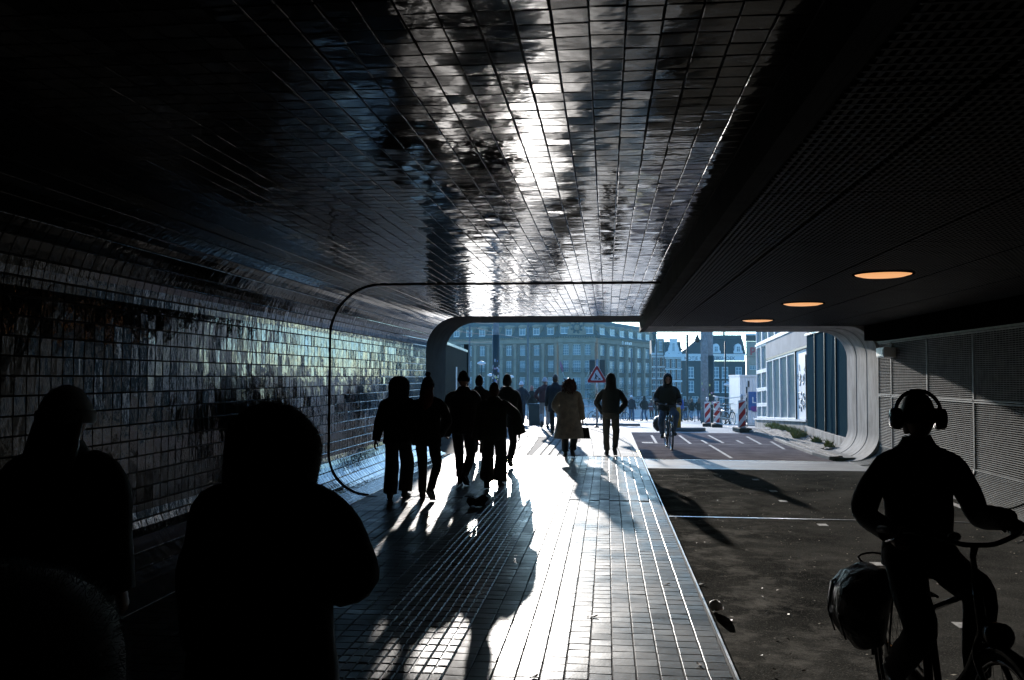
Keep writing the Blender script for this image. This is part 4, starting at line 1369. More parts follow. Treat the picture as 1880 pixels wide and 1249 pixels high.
mb = MB(); mb.rings([(0.55, 2.2, 7.5, 0.36, 0.36), (0.55, 2.2, 9.2, 0.33, 0.33), (0.55, 2.2, 9.25, 0.5, 0.5), (0.55, 2.2, 9.4, 0.46, 0.46), (0.55, 2.2, 9.8, 0.2, 0.2), (0.55, 2.2, 10.2, 0.14, 0.14), (0.55, 2.2, 10.25, 0.2, 0.2), (0.55, 2.2, 10.6, 0.03, 0.03), (0.55, 2.2, 11.6, 0.02, 0.02)], seg=12); mb.build('turret', M_slate, th)
gable_house('scroll_gable_house', 'brick house crowned by a white scrolled gable left of dark corner house', 1221, 1252, 150, 5.05, [(-2.5, 1.5), (-0.7, 1.6), (1.4, 1.6), (3.3, 1.4)], 3, 0.62, M_rbrick,
            (scroll, M_frame, ((0.5, 0.55, 0.45, 1.5), (0.22, 0.12, 0.4, 0.36), (0.80, 0.12, 0.4, 0.36))), bands=[(0.95, 0.3), (-1.0, 0.22), (3.0, 0.18), (2.95 + 1.85, 0.2)])
mb = MB()
t = thing('slate_roof_house', 'grey slate roofed house with chimney behind the scrolled gable', 'building', (PX(1236, 640, 165)[0], 165, 0))
mb = MB(); mb.bbox(0, 6.0, 0, 8, -2.9, 5.2); mb.build('wall', M_stonel, t)
mb = MB(); mb.prism([(-0.1, 5.2), (6.1, 5.2), (5.2, 7.0), (0.8, 7.0)], 0, 8, 'Y'); r_ = mb.build('roof', M_slate, t)
mb = MB(); mb.bbox(2.6, 2.9, 1, 1.5, 7.0, 8.0); mb.build('chimney', M_dbrick, r_)
# dark corner house
Yc = 150
xa, xb = PX(1251, 660, Yc)[0], PX(1369, 660, Yc)[0]
t = thing('corner_cafe_house', 'dark painted corner house with white lettered fascia and two white dormers', 'building', (xa, Yc, 0))
Lc = xb - xa
def cz(py): return PX(1300, py, Yc)[1]
w, L, bw = wing(t, (0, 0), (Lc, 0), -2.9, [(-2.7, 1.3)], 7, 1.05, M_dbrick, zt=-1.25, nx=2, nz=2)
mb = MB(); mb.bbox(0, Lc, 0.10, 0.5, -1.25, cz(663)); wl_ = mb.build('upper_wall', M_dbrick, t)
for px in (1268, 1314, 1331, 1356):
    X = PX(px, 660, Yc)[0] - xa
    add_window(wl_, X, cz(694) , 0.095, 1.0, cz(674) - cz(694), 2, 3)
    add_window(wl_, X, cz(720), 0.095, 1.0, cz(699.5) - cz(720), 2, 3)
mb = MB(); mb.bbox(-0.05, Lc - 0.15, -0.15, 0.4, cz(662.5), cz(652)); fs_ = mb.build('fascia', M_frame, t)
mb = MB(); mb.bbox(-0.2, Lc + 0.1, -0.32, 0.5, cz(651.8), cz(650)); mb.build('cornice', M_frame, t)
text('KOTJE KOFFIETE', 0.80, M_dbrick, fs_, (0.45, -0.155, cz(661)), (R(90), 0, 0))
text('ERSHOEK', 0.80, M_dbrick, fs_, (PX(1311, 660, Yc)[0] - xa, -0.155, cz(661)), (R(90), 0, 0))
mb = MB()
zr0, zr1 = cz(650), cz(627)
mb.add([(-0.2, -0.2, zr0), (Lc, -0.2, zr0), (Lc, 3.4, zr1 + 0.5), (2.8, 3.4, zr1 + 0.5), (-0.2, 9, zr0), (2.8, 8, zr1 + 0.5), (Lc, 8, zr1 + 0.5), (Lc, 9, zr0)], [(0, 1, 2, 3), (0, 3, 5, 4), (3, 2, 6, 5), (1, 7, 6, 2)])
rf = mb.build('roof', mat('black roof tiles', (0.02, 0.028, 0.034), rough=0.6, nscale=4, namt=0.3, stretch=(1, 1, 4)), t, recalc=False)
mb = MB(); mb.bbox(5.5, Lc - 0.1, 3.6, 8, zr1 + 0.5, zr1 + 1.2); mb.build('rear_roof', M_slate, rf)
mb = MB(); mb.bbox(7.3, 7.6, 4, 4.4, zr1 + 1.2, zr1 + 1.75); mb.build('chimney', M_dbrick, rf)
mb = MB(); mb.tube([(6.9, 3.8, zr1 + 1.8), (10, 3.8, zr1 + 1.9)], 0.03, seg=6)
for k in range(4): mb.tube([(7.0 + k * 0.95, 3.8, zr1 + 1.2), (7.0 + k * 0.95, 3.8, zr1 + 1.85)], 0.03, seg=6)
mb.build('roof_rail', M_iron, rf)
for px in (1314.5, 1355):
    X = PX(px, 645, Yc)[0] - xa
    z0 = cz(659.5) + 0.95
    dp = [(-0.75, 0.0), (-0.72, 0.35), (-0.55, 0.55), (-0.52, 1.15), (-0.3, 1.5), (0, 1.62), (0.3, 1.5), (0.52, 1.15), (0.55, 0.55), (0.72, 0.35), (0.75, 0.0)]
    mb = MB(); mb.prism([(X + p[0], z0 + p[1]) for p in dp], -0.25, 1.2, 'Y'); d_ = mb.build('dormer', M_frame, t)
    add_window(d_, X, z0 + 0.22, -0.255, 0.62, 0.95, 2, 2)
# beige block with red letters
xa = PX(1371, 660, 152)[0]
t = thing('beige_shop_building', 'beige brick block with red letters under its flat roof behind kiosk', 'building', (xa, 152, 0))
w, L, bw = wing(t, (0, 0), (9, 0), -2.9, [(-2.6, 1.6), (-0.4, 1.2), (1.0, 1.15), (3.05, 0.72)], 4, 1.3, M_beige, zt=PX(1380, 627, 152)[1], nx=3, nz=2)
mb = MB(); mb.bbox(-0.1, 9, -0.2, 0.6, PX(1380, 626.5, 152)[1], PX(1380, 616, 152)[1]); mb.build('attic', M_dbrick, w)
mb = MB(); mb.bbox(-0.2, 9.1, -0.35, 0.6, PX(1380, 615.8, 152)[1], PX(1380, 613, 152)[1]); mb.build('cornice', M_frame, w)
mb = MB(); mb.bbox(-0.02, 9, -0.1, 0.0, PX(1380, 656, 152)[1], PX(1380, 654.5, 152)[1]); mb.build('string_course', M_stonel, w)
text('pl', 1.75, M_red, w, (PX(1377, 660, 152)[0] - xa, -0.08, PX(1380, 647, 152)[1]), (R(90), 0, 0), bold=0.06)
# ground-floor clutter in front of the hotel: awnings, hedge, parked bicycles, tram wires
def hedge(label, x0, x1, y, h, seed):
    t = thing('hedge', label, 'hedge', ((x0 + x1) / 2, y, fall(y)))
    r2 = random.Random(seed)
    mb = MB()
    W = x1 - x0
    for k in range(int(900 * W / 4)):
        x, yy, z = r2.uniform(-W / 2, W / 2), r2.gauss(0, 0.35), abs(r2.gauss(h * 0.55, h * 0.3))
        s_ = r2.uniform(0.05, 0.13)
        n = Vector((r2.gauss(0, 1), r2.gauss(0, 1), r2.gauss(0, 1))).normalized(); u = n.orthogonal().normalized() * s_; v = n.cross(u)
        c = Vector((x, yy, min(z, h)))
        mb.add([c - u, c + v * 0.6, c + u, c - v * 0.6], [(0, 1, 2, 3)], 0, False)
    mb.build('foliage', mat('dark hedge leaf', (0.03, 0.05, 0.03), rough=0.6, nscale=2, namt=0.4), t, recalc=False)
    mb = MB()
    for k in range(int(W * 2)):
        x = -W / 2 + (k + 0.5) / 2
        mb.tube([(x, 0, -0.05), (x + 0.1, 0, h * 0.6)], 0.04, seg=5)
    mb.build('stems', M_iron, t, kind='stuff')
hedge('dark clipped hedge below hotel windows behind the roadworks sign', PX(1078, 720, 140)[0], PX(1150, 720, 140)[0], 140, 2.6, 3)
hedge('low dark hedge at the foot of the hotel left of centre', PX(940, 720, 150)[0], PX(1045, 720, 150)[0], 150, 1.5, 4)
hedge('low dark hedge at the foot of the striped houses', PX(1160, 735, 130)[0], PX(1245, 735, 130)[0], 130, 1.6, 5)
def tree(label, x, y, h, seed, m, leaf_n=900):
    t = thing('tree', label, 'tree', (x, y, fall(y) - 0.06))
    r2 = random.Random(seed)
    mb = MB(); mb.tube([(0, 0, 0), (0.03, 0, h * 0.25), (-0.02, 0.02, h * 0.5), (0.02, 0, h * 0.9)], [0.10, 0.08, 0.06, 0.02], seg=8); mb.build('trunk', M_iron, t)
    br = MB(); lf = MB()
    for k in range(16):
        a = r2.uniform(0, 6.28); z0 = h * r2.uniform(0.35, 0.75); l_ = h * r2.uniform(0.2, 0.36)
        p0 = Vector((0, 0, z0)); p2 = p0 + Vector((math.cos(a) * l_, math.sin(a) * l_, l_ * r2.uniform(0.3, 0.9)))
        p1_ = p0.lerp(p2, 0.5) + Vector((0, 0, 0.1))
        br.tube([p0, p1_, p2], [0.035, 0.025, 0.008], seg=5)
        for q in range(leaf_n // 16):
            c = p1_.lerp(p2, r2.random()) + Vector((r2.gauss(0, 0.16), r2.gauss(0, 0.16), r2.gauss(0, 0.16))) * h * 0.3
            s_ = r2.uniform(0.03, 0.07); n = Vector((r2.gauss(0, 1), r2.gauss(0, 1), r2.gauss(0, 1))).normalized(); u = n.orthogonal().normalized() * s_; v = n.cross(u)
            lf.add([c - u, c + v * 0.6, c + u, c - v * 0.6], [(0, 1, 2, 3)], 0, False)
    br.build('branches', M_iron, t); lf.build('crown', m, t, recalc=False)
tree('small brownish tree standing in front of hotel right of hooded man', PX(1143, 720, 100)[0], 100, 3.6, 2, mat('brown autumn leaf', (0.16, 0.10, 0.06), rough=0.7, nscale=3, namt=0.4), 700)
tw_ = 0
for i, (pa, pb, Y1, Y2) in enumerate((((815, 604), (905, 615), 40, 60), ((838, 632), (1000, 640), 50, 90), ((830, 626), (905, 628), 45, 70), ((850, 596), (960, 622), 40, 80), ((905, 660), (1190, 660), 80, 80), ((1195, 612), (1300, 615), 100, 100), ((1195, 624), (1290, 618), 100, 90), ((860, 590), (905, 594), 40, 50), ((1010, 640), (940, 634), 70, 75))):
    xa, za = PX(*pa, Y1); xb, zb_ = PX(*pb, Y2)
    mb = MB(); mb.tube([(xa + (xb - xa) * u / 8, Y1 + (Y2 - Y1) * u / 8, za + (zb_ - za) * u / 8 - 0.06 * math.sin(math.pi * u / 8)) for u in range(9)], 0.013, seg=5)
    labs = ['pale tram wire crossing above the slatted enclosure, topmost at left', 'long tram wire running past the thick pole at cornice height', 'short tram wire left of thick pole at frieze height', 'slanting tram wire from portal corner down past the pole',
            'thin level wire across the hotel front between window rows', 'upper wire crossing the pale sky above gabled houses', 'lower wire crossing the pale sky above gabled houses', 'short wire at the top left corner of the opening', 'short contact wire just right of thick pole']
    tag(mb.build('tram_wire', M_gpole), labs[i], 'wire', 'overhead tram wires')

# ------------------------------------------------------------------ haze over the square
mb = MB(); mb.bbox(-320, 320, -60, 420, -4.2, 22)
hz = mb.build('haze', None, None, kind='stuff')
hm_ = bpy.data.materials.new('haze air'); hm_.use_nodes = True
nt_ = hm_.node_tree; nt_.nodes.remove(nt_.nodes['Principled BSDF'])
pv_ = nt_.nodes.new('ShaderNodeVolumePrincipled')
pv_.inputs['Color'].default_value = (0.45, 0.85, 0.92, 1)
pv_.inputs['Density'].default_value = 0.0007
pv_.inputs['Anisotropy'].default_value = 0.0
nt_.links.new(pv_.outputs[0], nt_.nodes['Material Output'].inputs['Volume'])
hz.data.materials.clear(); hz.data.materials.append(hm_)

# ------------------------------------------------------------------ people
def ik(a, c, l1, l2, bend):
    a, c, bend = Vector(a), Vector(c), Vector(bend)
    d = c - a
    L = min(d.length, (l1 + l2) * 0.998)
    dn = d.normalized()
    c = a + dn * L
    t = (l1 * l1 - l2 * l2 + L * L) / (2 * L)
    h = math.sqrt(max(0, l1 * l1 - t * t))
    b = bend - dn * bend.dot(dn)
    b = b.normalized() if b.length > 1e-6 else dn.orthogonal().normalized()
    return a + dn * t + b * h, c

def head_mesh(mb, c, s=1.0, yaw=0.0, tilt=0.0):
    st = len(mb.v)
    seg, rg = 24, 18
    vs = []
    for i in range(rg + 1):
        p = -math.pi / 2 + math.pi * i / rg
        for k in range(seg):
            a = 2 * math.pi * k / seg
            x, y, z = math.cos(p) * math.cos(a), math.cos(p) * math.sin(a), math.sin(p)
            X, Y, Z = 0.078 * x, 0.098 * y, 0.122 * z
            if z < 0:
                X *= 1 - 0.28 * (-z) ** 1.3
                if y < 0: Y *= 1 - 0.25 * (-z)
            if y > 0.2:
                f = math.exp(-((X / 0.014) ** 2)) * math.exp(-(((Z + 0.022) / 0.022) ** 2)); Y += 0.022 * f     # nose
                for sx in (-1, 1):
                    e = math.exp(-(((X - sx * 0.032) / 0.014) ** 2) - (((Z - 0.004) / 0.011) ** 2)); Y -= 0.012 * e   # eye sockets
                m = math.exp(-((X / 0.028) ** 2) - (((Z + 0.064) / 0.006) ** 2)); Y -= 0.006 * m                 # mouth line
                l_ = math.exp(-((X / 0.024) ** 2) - (((Z + 0.075) / 0.007) ** 2)); Y += 0.006 * l_
                ch = math.exp(-((X / 0.025) ** 2) - (((Z + 0.105) / 0.014) ** 2)); Y += 0.008 * ch
            vs.append((X, Y, Z))
    fs = [(i * seg + k, i * seg + (k + 1) % seg, (i + 1) * seg + (k + 1) % seg, (i + 1) * seg + k) for i in range(rg) for k in range(seg)]
    mb.add(vs, fs, 0, True)
    for sx in (-1, 1):
        mb.sphere((sx * 0.031, 0.080, 0.004), 0.0115, 8, 6, mi=1)
        mb.sphere((sx * 0.079, -0.008, -0.008), (0.010, 0.022, 0.032), 8, 6)
    M = Matrix.Translation(c) @ Matrix.Rotation(yaw, 4, 'Z') @ Matrix.Rotation(tilt, 4, 'X') @ Matrix.Scale(s, 4)
    mb.xf(M, st)

def hand_mesh(mb, wrist, direction, side, curl=0.35, palm_dir=None, s=1.0):
    """a hand with palm, four fingers and a thumb; hangs along `direction`, back of the hand turned outwards"""
    st = len(mb.v)
    # local: fingers along -Z, palm faces +Y?  thumb on +X*side
    mb.tube([(0, 0, 0.01), (0, 0, -0.03), (0, 0, -0.075), (0, 0, -0.095)], [(0.026, 0.020), (0.036, 0.016), (0.041, 0.014), (0.036, 0.011)], seg=10, up=(1, 0, 0))
    for k, (x, l_, r_) in enumerate(((0.030, 0.070, 0.0088), (0.010, 0.080, 0.0092), (-0.010, 0.074, 0.0088), (-0.029, 0.058, 0.0078))):
        pts = [Vector((x * 0.9, 0, -0.085))]
        a = 0.0
        for seg_l in (0.45, 0.32, 0.23):
            a += curl * (1.0 if seg_l == 0.45 else 1.25)
            pts.append(pts[-1] + Vector((x * 0.05, math.sin(a), -math.cos(a))) * l_ * seg_l)
        mb.tube(pts, [r_, r_, r_ * 0.92, r_ * 0.7], seg=7, up=(1, 0, 0))
    t0 = Vector((0.030, 0.004, -0.030))
    mb.tube([t0, t0 + Vector((0.024, 0.012, -0.024)), t0 + Vector((0.034, 0.022, -0.050)), t0 + Vector((0.030, 0.030, -0.070))], [0.013, 0.0115, 0.010, 0.007], seg=7, up=(0, 1, 0))
    z = -Vector(direction).normalized()
    y = Vector(palm_dir) if palm_dir is not None else Vector((-side, 0, 0))
    y = (y - z * y.dot(z)).normalized()
    x = y.cross(z)
    M = basis(x, y, z, Vector(wrist))
    S = Matrix.Diagonal((1 if (x.y > 0) == True or True else 1, 1, 1, 1))
    # thumb must point forwards (+y of the body) when hanging: mirror if needed
    if palm_dir is None and x.y < 0:
        S = Matrix.Diagonal((-1, 1, 1, 1))
    if palm_dir is not None and x.x * side > 0:
        S = Matrix.Diagonal((-1, 1, 1, 1))
    mb.xf(M @ S @ Matrix.Scale(s, 4), st)

def skin_body(verts, edges, radii):
    me = bpy.data.meshes.new('tmp_body')
    me.from_pydata([tuple(v) for v in verts], edges, [])
    o = bpy.data.objects.new('tmp_body', me)
    COL.objects.link(o)
    sk = o.modifiers.new('skin', 'SKIN')
    if not me.skin_vertices:
        pass
    for i, r_ in enumerate(radii):
        me.skin_vertices[0].data[i].radius = (r_, r_)
    me.skin_vertices[0].data[0].use_root = True
    sk.use_smooth_shade = True
    ss = o.modifiers.new('sub', 'SUBSURF'); ss.levels = 1; ss.render_levels = 1
    dg = bpy.context.evaluated_depsgraph_get()
    ev = o.evaluated_get(dg)
    m2 = ev.to_mesh()
    vs = [tuple(v.co) for v in m2.vertices]; fs = [tuple(p.vertices) for p in m2.polygons]
    ev.to_mesh_clear()
    bpy.data.objects.remove(o); bpy.data.meshes.remove(me)
    return vs, fs

def catmull(pts, n):
    P = [Vector(p) for p in pts]
    out = []
    m = len(P) - 1
    for i in range(n + 1):
        t = i / n * m
        k = min(int(t), m - 1); u = t - k
        p0, p1, p2, p3 = P[max(0, k - 1)], P[k], P[k + 1], P[min(m, k + 2)]
        out.append(0.5 * ((2 * p1) + (-p0 + p2) * u + (2 * p0 - 5 * p1 + 4 * p2 - p3) * u * u + (-p0 + 3 * p1 - 3 * p2 + p3) * u ** 3))
    return out
def lerp_list(r, n):
    out = []
    for i in range(n + 1):
        t = i / n * (len(r) - 1); k = min(int(t), len(r) - 2); u = t - k
        out.append(r[k] + (r[k + 1] - r[k]) * u)
    return out

PSEED = [0]
def person(label, x, y, H=1.75, rz=0.0, z=None, group=None, phase=1, stride=0.30, arms=('swing', 'swing'), top='jacket', jm=F_black, hem=0.86, hemw=1.0, bulk=1.0,
           sleeve=0.066, cuff=0.05, pm=F_black, pr=(0.092, 0.070, 0.062), sm=L_black, head='short', hm=F_black, hairm=H_dark, skinm=None, lean=0.03,
           seat=None, feet=None, head_tilt=0.0, head_yaw=0.0, slope=0.0, knees=None, shadow_fold=0.012, hoodk=1.0, fuzz=None):
    PSEED[0] += 1
    sd_ = PSEED[0] * 3.7
    z = fall(y) if z is None else z
    root = thing('person', label, 'person', (x, y, z), rz, group)
    s = H / 1.75
    if seat is None:
        hip = Vector((0, 0, 0.915 - abs(stride) * 0.10))
    else:
        hip = Vector(seat)
    up = 0.565
    neck = hip + Vector((0, lean * up / 0.5, up - 0.5 * lean * lean))
    hd = neck + Vector((0, 0.02 + lean * 0.15, 0.155))
    ax = (neck - hip)
    sh_w = 0.165 * (0.6 + 0.4 * bulk)
    shl = [hip + ax * 0.855 + Vector((sx * sh_w, 0, 0)) for sx in (-1, 1)]
    hips = [hip + Vector((sx * 0.088, 0, -0.02)) for sx in (-1, 1)]
    ankles, toes, knee = [], [], []
    for i, sx in enumerate((-1, 1)):
        if feet is not None:
            an = Vector(feet[i][0]); to = Vector(feet[i][1])
        else:
            f = phase * sx
            if f > 0:
                an = Vector((sx * 0.085, stride, 0.085)); to = an + Vector((sx * 0.02, 0.14, -0.05))
            else:
                lift = 0.10 if stride > 0.12 else 0.0
                an = Vector((sx * 0.085, -stride * 0.9, 0.085 + lift)); to = an + Vector((sx * 0.02, 0.13, -0.05 - lift * 0.95))
        bend = Vector((sx * 0.12, 1, 0)) if knees is None else Vector(knees[i])
        k, an = ik(hips[i], an, 0.43, 0.42, bend)
        knee.append(k); ankles.append(an); toes.append(to)
    elbows, wrists = [], []
    for i, sx in enumerate((-1, 1)):
        a = arms[i]
        S = shl[i]
        pole = Vector((sx * 0.35, -1, 0))
        if a == 'swing':
            f = -phase * sx
            w_ = S + Vector((sx * 0.075, 0.17 * f + 0.03, -0.53))
        elif a == 'down':
            w_ = S + Vector((sx * 0.09, 0.03, -0.54))
        elif a == 'pocket':
            w_ = S + Vector((sx * 0.015, 0.06, -0.45)); pole = Vector((sx * 1.0, -0.7, 0))
        elif a == 'front':
            w_ = S + Vector((-sx * 0.06, 0.24, -0.28)); pole = Vector((sx * 0.8, -0.6, -0.3))
        else:
            w_ = Vector(a[0]); pole = Vector(a[1]) if len(a) > 1 else pole
        e, w_ = ik(S, w_, 0.29, 0.265, pole)
        elbows.append(e); wrists.append(w_)
    V = [hip, hip + ax * 0.4, hip + ax * 0.8, neck, hd - Vector((0, 0, 0.06))]
    E = [(0, 1), (1, 2), (2, 3), (3, 4)]
    rad = [0.10, 0.10, 0.105, 0.05, 0.055]
    for i in range(2):
        b = len(V)
        V += [shl[i] - Vector((0, 0, 0.02)), elbows[i], wrists[i]]; rad += [0.05, 0.038, 0.028]; E += [(2, b), (b, b + 1), (b + 1, b + 2)]
        b = len(V)
        V += [hips[i], knee[i], ankles[i], toes[i]]; rad += [0.078, 0.05, 0.036, 0.032]; E += [(0, b), (b, b + 1), (b + 1, b + 2), (b + 2, b + 3)]
    vs, fs = skin_body(V, E, rad)
    mb = MB(); mb.add(vs, fs, 0, True)
    head_mesh(mb, hd, 1.0, head_yaw, head_tilt)
    for i, sx in enumerate((-1, 1)):
        if arms[i] != 'pocket':
            d_ = (wrists[i] - elbows[i])
            if isinstance(arms[i], tuple) and len(arms[i]) > 2:
                hand_mesh(mb, wrists[i], arms[i][2], sx, curl=0.95, palm_dir=arms[i][3])
            else:
                hand_mesh(mb, wrists[i], d_, sx, curl=0.4)
    S4 = Matrix.Scale(s, 4)
    def fin(mb, name, m, par=root, nz=0.010, nsc=7.0, shp=None):
        if nz: mb.noise(nz, nsc, sd_)
        mb.xf(S4)
        return mb.build(name, m, par, sharp=shp)
    fin(mb, 'body', [skinm or M_skin, H_dark], nz=0)
    # trousers
    mb = MB()
    ptx = hips[0].lerp(hips[1], 0.5)
    rr = pr[0] * 1.0
    mb.rings([(ptx.x, ptx.y - 0.005, ptx.z - 0.09, 0.11, 0.085), (ptx.x, ptx.y - 0.01, ptx.z - 0.03, 0.165, 0.115), (ptx.x, ptx.y, ptx.z + 0.06, 0.165, 0.112), (ptx.x, ptx.y, ptx.z + 0.16, 0.15, 0.10)], seg=20)
    for i in range(2):
        d_ = (ankles[i] - knee[i]).normalized()
        p = [hips[i] + Vector((0, 0, 0.04)), hips[i].lerp(knee[i], 0.5), knee[i], knee[i].lerp(ankles[i], 0.5), ankles[i] - d_ * 0.02]
        n = 14
        mb.tube(catmull(p, n), lerp_list([pr[0], pr[0] * 0.93, pr[1], (pr[1] + pr[2]) / 2 * 1.02, pr[2]], n), seg=14, up=(1, 0, 0))
    fin(mb, 'trousers', pm, nz=0.010, nsc=8)
    for i in range(2):
        mb = MB()
        d_ = (toes[i] - ankles[i])
        f = Vector((d_.x, d_.y, d_.z + 0.05)).normalized()
        heel = ankles[i] + Vector((0, -0.045, -0.03)) if True else 0
        pit = math.atan2(d_.z + 0.05, Vector((d_.x, d_.y)).length)
        M = Matrix.Translation(ankles[i]) @ Matrix.Rotation(math.atan2(-d_.x, d_.y), 4, 'Z') @ Matrix.Rotation(pit, 4, 'X')
        mb.tube([(0, -0.075, -0.04), (0, -0.06, -0.036), (0, 0.0, -0.028), (0, 0.08, -0.042), (0, 0.15, -0.055), (0, 0.185, -0.062)], [(0.028, 0.03), (0.038, 0.042), (0.042, 0.052), (0.047, 0.040), (0.044, 0.027), (0.026, 0.016)], seg=12, up=(1, 0, 0))
        mb.tube([(0, -0.01, -0.03), (0, -0.012, 0.06)], [(0.046, 0.052), (0.044, 0.048)], seg=12, up=(1, 0, 0))
        for q in range(len(mb.v)):
            v = mb.v[q]
            mb.v[q] = (v[0], v[1], max(v[2], -0.076))
        mb.box((0, 0.05, -0.078), (0.082, 0.26, 0.014))
        mb.xf(M)
        fin(mb, 'shoe', sm, nz=0)
    # jacket or coat: rings from hem to collar, then sleeves
    mb = MB()
    def axp(h):
        # point on the trunk axis at body height h above the hip (fraction of trunk)
        return hip + ax * h
    prof_ = [(0.30, 0.178, 0.125), (0.50, 0.180, 0.130), (0.66, 0.192, 0.135), (0.76, 0.200, 0.130), (0.84, 0.194, 0.120), (0.90, 0.172, 0.108), (0.96, 0.137, 0.096), (1.02, 0.098, 0.085), (1.10, 0.072, 0.074)]
    rg = []
    drop = (hip.z - hem)
    if seat is not None:
        hm_pts = [(-0.10, 0.19, 0.165), (0.1, 0.185, 0.145)]
    else:
        hm_pts = []
        nn = max(2, int(drop / 0.09) + 2)
        for k in range(nn):
            u = k / nn
            h = -drop / ax.length * (1 - u) + 0.22 * u
            wf = hemw + (1 - hemw) * u
            hm_pts.append((h, 0.178 * wf, 0.132 * wf))
    for (h, rx, ry) in hm_pts + prof_:
        c = axp(h) if h > 0 else Vector((hip.x, hip.y + ax.y * h * 0.3, hip.z + ax.z * h))
        bb = 1 + (bulk - 1) * (1.0 if h < 0.9 else 0.5)
        rg.append((c.x, c.y, c.z, rx * bb, ry * bb))
    # refine rings
    fine = []
    for a, b in zip(rg[:-1], rg[1:]):
        for u in (0, 0.5):
            fine.append(tuple(a[q] + (b[q] - a[q]) * u for q in range(5)))
    fine.append(rg[-1])
    mb.rings(fine, seg=28)
    for i, sx in enumerate((-1, 1)):
        d_ = (wrists[i] - elbows[i]).normalized()
        S = shl[i]
        p = [S + Vector((-sx * 0.07, 0, 0.03)), S + Vector((sx * 0.005, 0, -0.02)), S.lerp(elbows[i], 0.5) + Vector((sx * 0.012, 0, 0)), elbows[i], elbows[i].lerp(wrists[i], 0.5), wrists[i] + d_ * 0.015]
        n = 16
        mb.tube(catmull(p, n), lerp_list([sleeve * 0.75, sleeve * 1.05, sleeve * 1.04, sleeve, (sleeve + cuff) / 2, cuff], n), seg=14)
    fin(mb, 'coat' if hem < 0.7 and seat is None else 'jacket', jm, nz=shadow_fold * 1.3, nsc=6.0)
    # what is on the head
    Mh = Matrix.Translation(hd) @ Matrix.Rotation(head_yaw, 4, 'Z') @ Matrix.Rotation(head_tilt, 4, 'X') @ Matrix.Diagonal((hoodk, hoodk, 1 + (hoodk - 1) * 0.3, 1))
    def cap(mb, z0=-0.01, k=1.13, up_=0.145, back=-0.012):
        rings_ = []
        for q in range(9):
            u = q / 8
            zz = z0 + (up_ - z0) * u
            f = math.sqrt(max(0.0, 1 - max(0, (zz + 0.02) / (up_ + 0.021)) ** 2.2))
            rings_.append((0, back, zz, 0.080 * k * max(f, 0.05), 0.100 * k * max(f, 0.05)))
        mb.rings(rings_, seg=22)
    if head in ('beanie', 'bobble', 'beanie_long'):
        mb = MB(); cap(mb, 0.0, 1.16, 0.155); mb.xf(Mh); bn = fin(mb, 'beanie', hm, nz=0.006, nsc=14)
        mb = MB(); mb.rings([(0, -0.012, -0.012, 0.095, 0.117), (0, -0.012, 0.0, 0.100, 0.122), (0, -0.012, 0.035, 0.100, 0.122), (0, -0.012, 0.045, 0.094, 0.114)], seg=22); mb.xf(Mh); fin(mb, 'brim', hm, bn, nz=0.004, nsc=14)
        if head == 'bobble':
            mb = MB(); mb.sphere((0, -0.01, 0.175), 0.042, 12, 8); mb.xf(Mh); fin(mb, 'bobble', hm, bn, nz=0.012, nsc=30)
    if head in ('short', 'long', 'curly', 'beanie_long', 'bobble'):
        mb = MB()
        if head in ('short', 'long', 'curly'):
            cap(mb, -0.03, 1.10, 0.140)
            mb.rings([(0, -0.035, -0.09, 0.06, 0.055), (0, -0.03, -0.05, 0.078, 0.078), (0, -0.025, 0.0, 0.086, 0.088)], seg=20)
        if head in ('long', 'beanie_long', 'bobble'):
            mb.tube(catmull([(0, -0.045, 0.05), (0, -0.085, -0.08), (0, -0.125, -0.2), (0, -0.135, -0.36)], 10), [(w_, w_ * 0.55) for w_ in lerp_list([0.085, 0.10, 0.105, 0.05], 10)], seg=14, up=(1, 0, 0))
        if head == 'curly':
            r3 = random.Random(5)
            mb.tube(catmull([(0, -0.03, 0.09), (0, -0.06, -0.03), (0, -0.075, -0.16)], 8), [(w_, w_ * 0.8) for w_ in lerp_list([0.10, 0.145, 0.11], 8)], seg=16, up=(1, 0, 0))
            for k in range(120):
                a = r3.uniform(0, 6.28); zz = r3.uniform(-0.2, 0.12)
                rr = 0.09 + 0.06 * math.sin((0.12 - zz) / 0.32 * math.pi) + r3.uniform(-0.01, 0.02)
                p0 = Vector((rr * math.cos(a), -0.05 + rr * 0.85 * math.sin(a), zz))
                if p0.y > 0.06: continue
                pts = [p0 + Vector((0.016 * math.cos(k + q * 1.9), 0.016 * math.sin(k + q * 1.9), -0.022 * q)) for q in range(5)]
                mb.tube(pts, [0.012, 0.013, 0.012, 0.010, 0.004], seg=5)
        mb.xf(Mh); fin(mb, 'hair', hairm, nz=0.012 if head != 'short' else 0.006, nsc=16)
    if head == 'hood':
        mb = MB()
        rg_ = [(0, -0.03, -0.215, 0.155, 0.120), (0, -0.028, -0.16, 0.125, 0.115), (0, -0.022, -0.09, 0.112, 0.128), (0, -0.018, -0.02, 0.116, 0.138), (0, -0.018, 0.05, 0.112, 0.136), (0, -0.022, 0.105, 0.093, 0.115), (0, -0.028, 0.145, 0.062, 0.078), (0, -0.032, 0.168, 0.02, 0.025)]
        mb.rings(rg_, seg=26)
        # face opening
        keep = []
        for f, m_, s_ in zip(mb.f, mb.m, mb.sm):
            c = sum((Vector(mb.v[i]) for i in f), Vector()) / len(f)
            if c.y > 0.055 and abs(c.x) < 0.085 and -0.15 < c.z < 0.095:
                continue
            keep.append((f, m_, s_))
        mb.f = [k[0] for k in keep]; mb.m = [k[1] for k in keep]; mb.sm = [k[2] for k in keep]
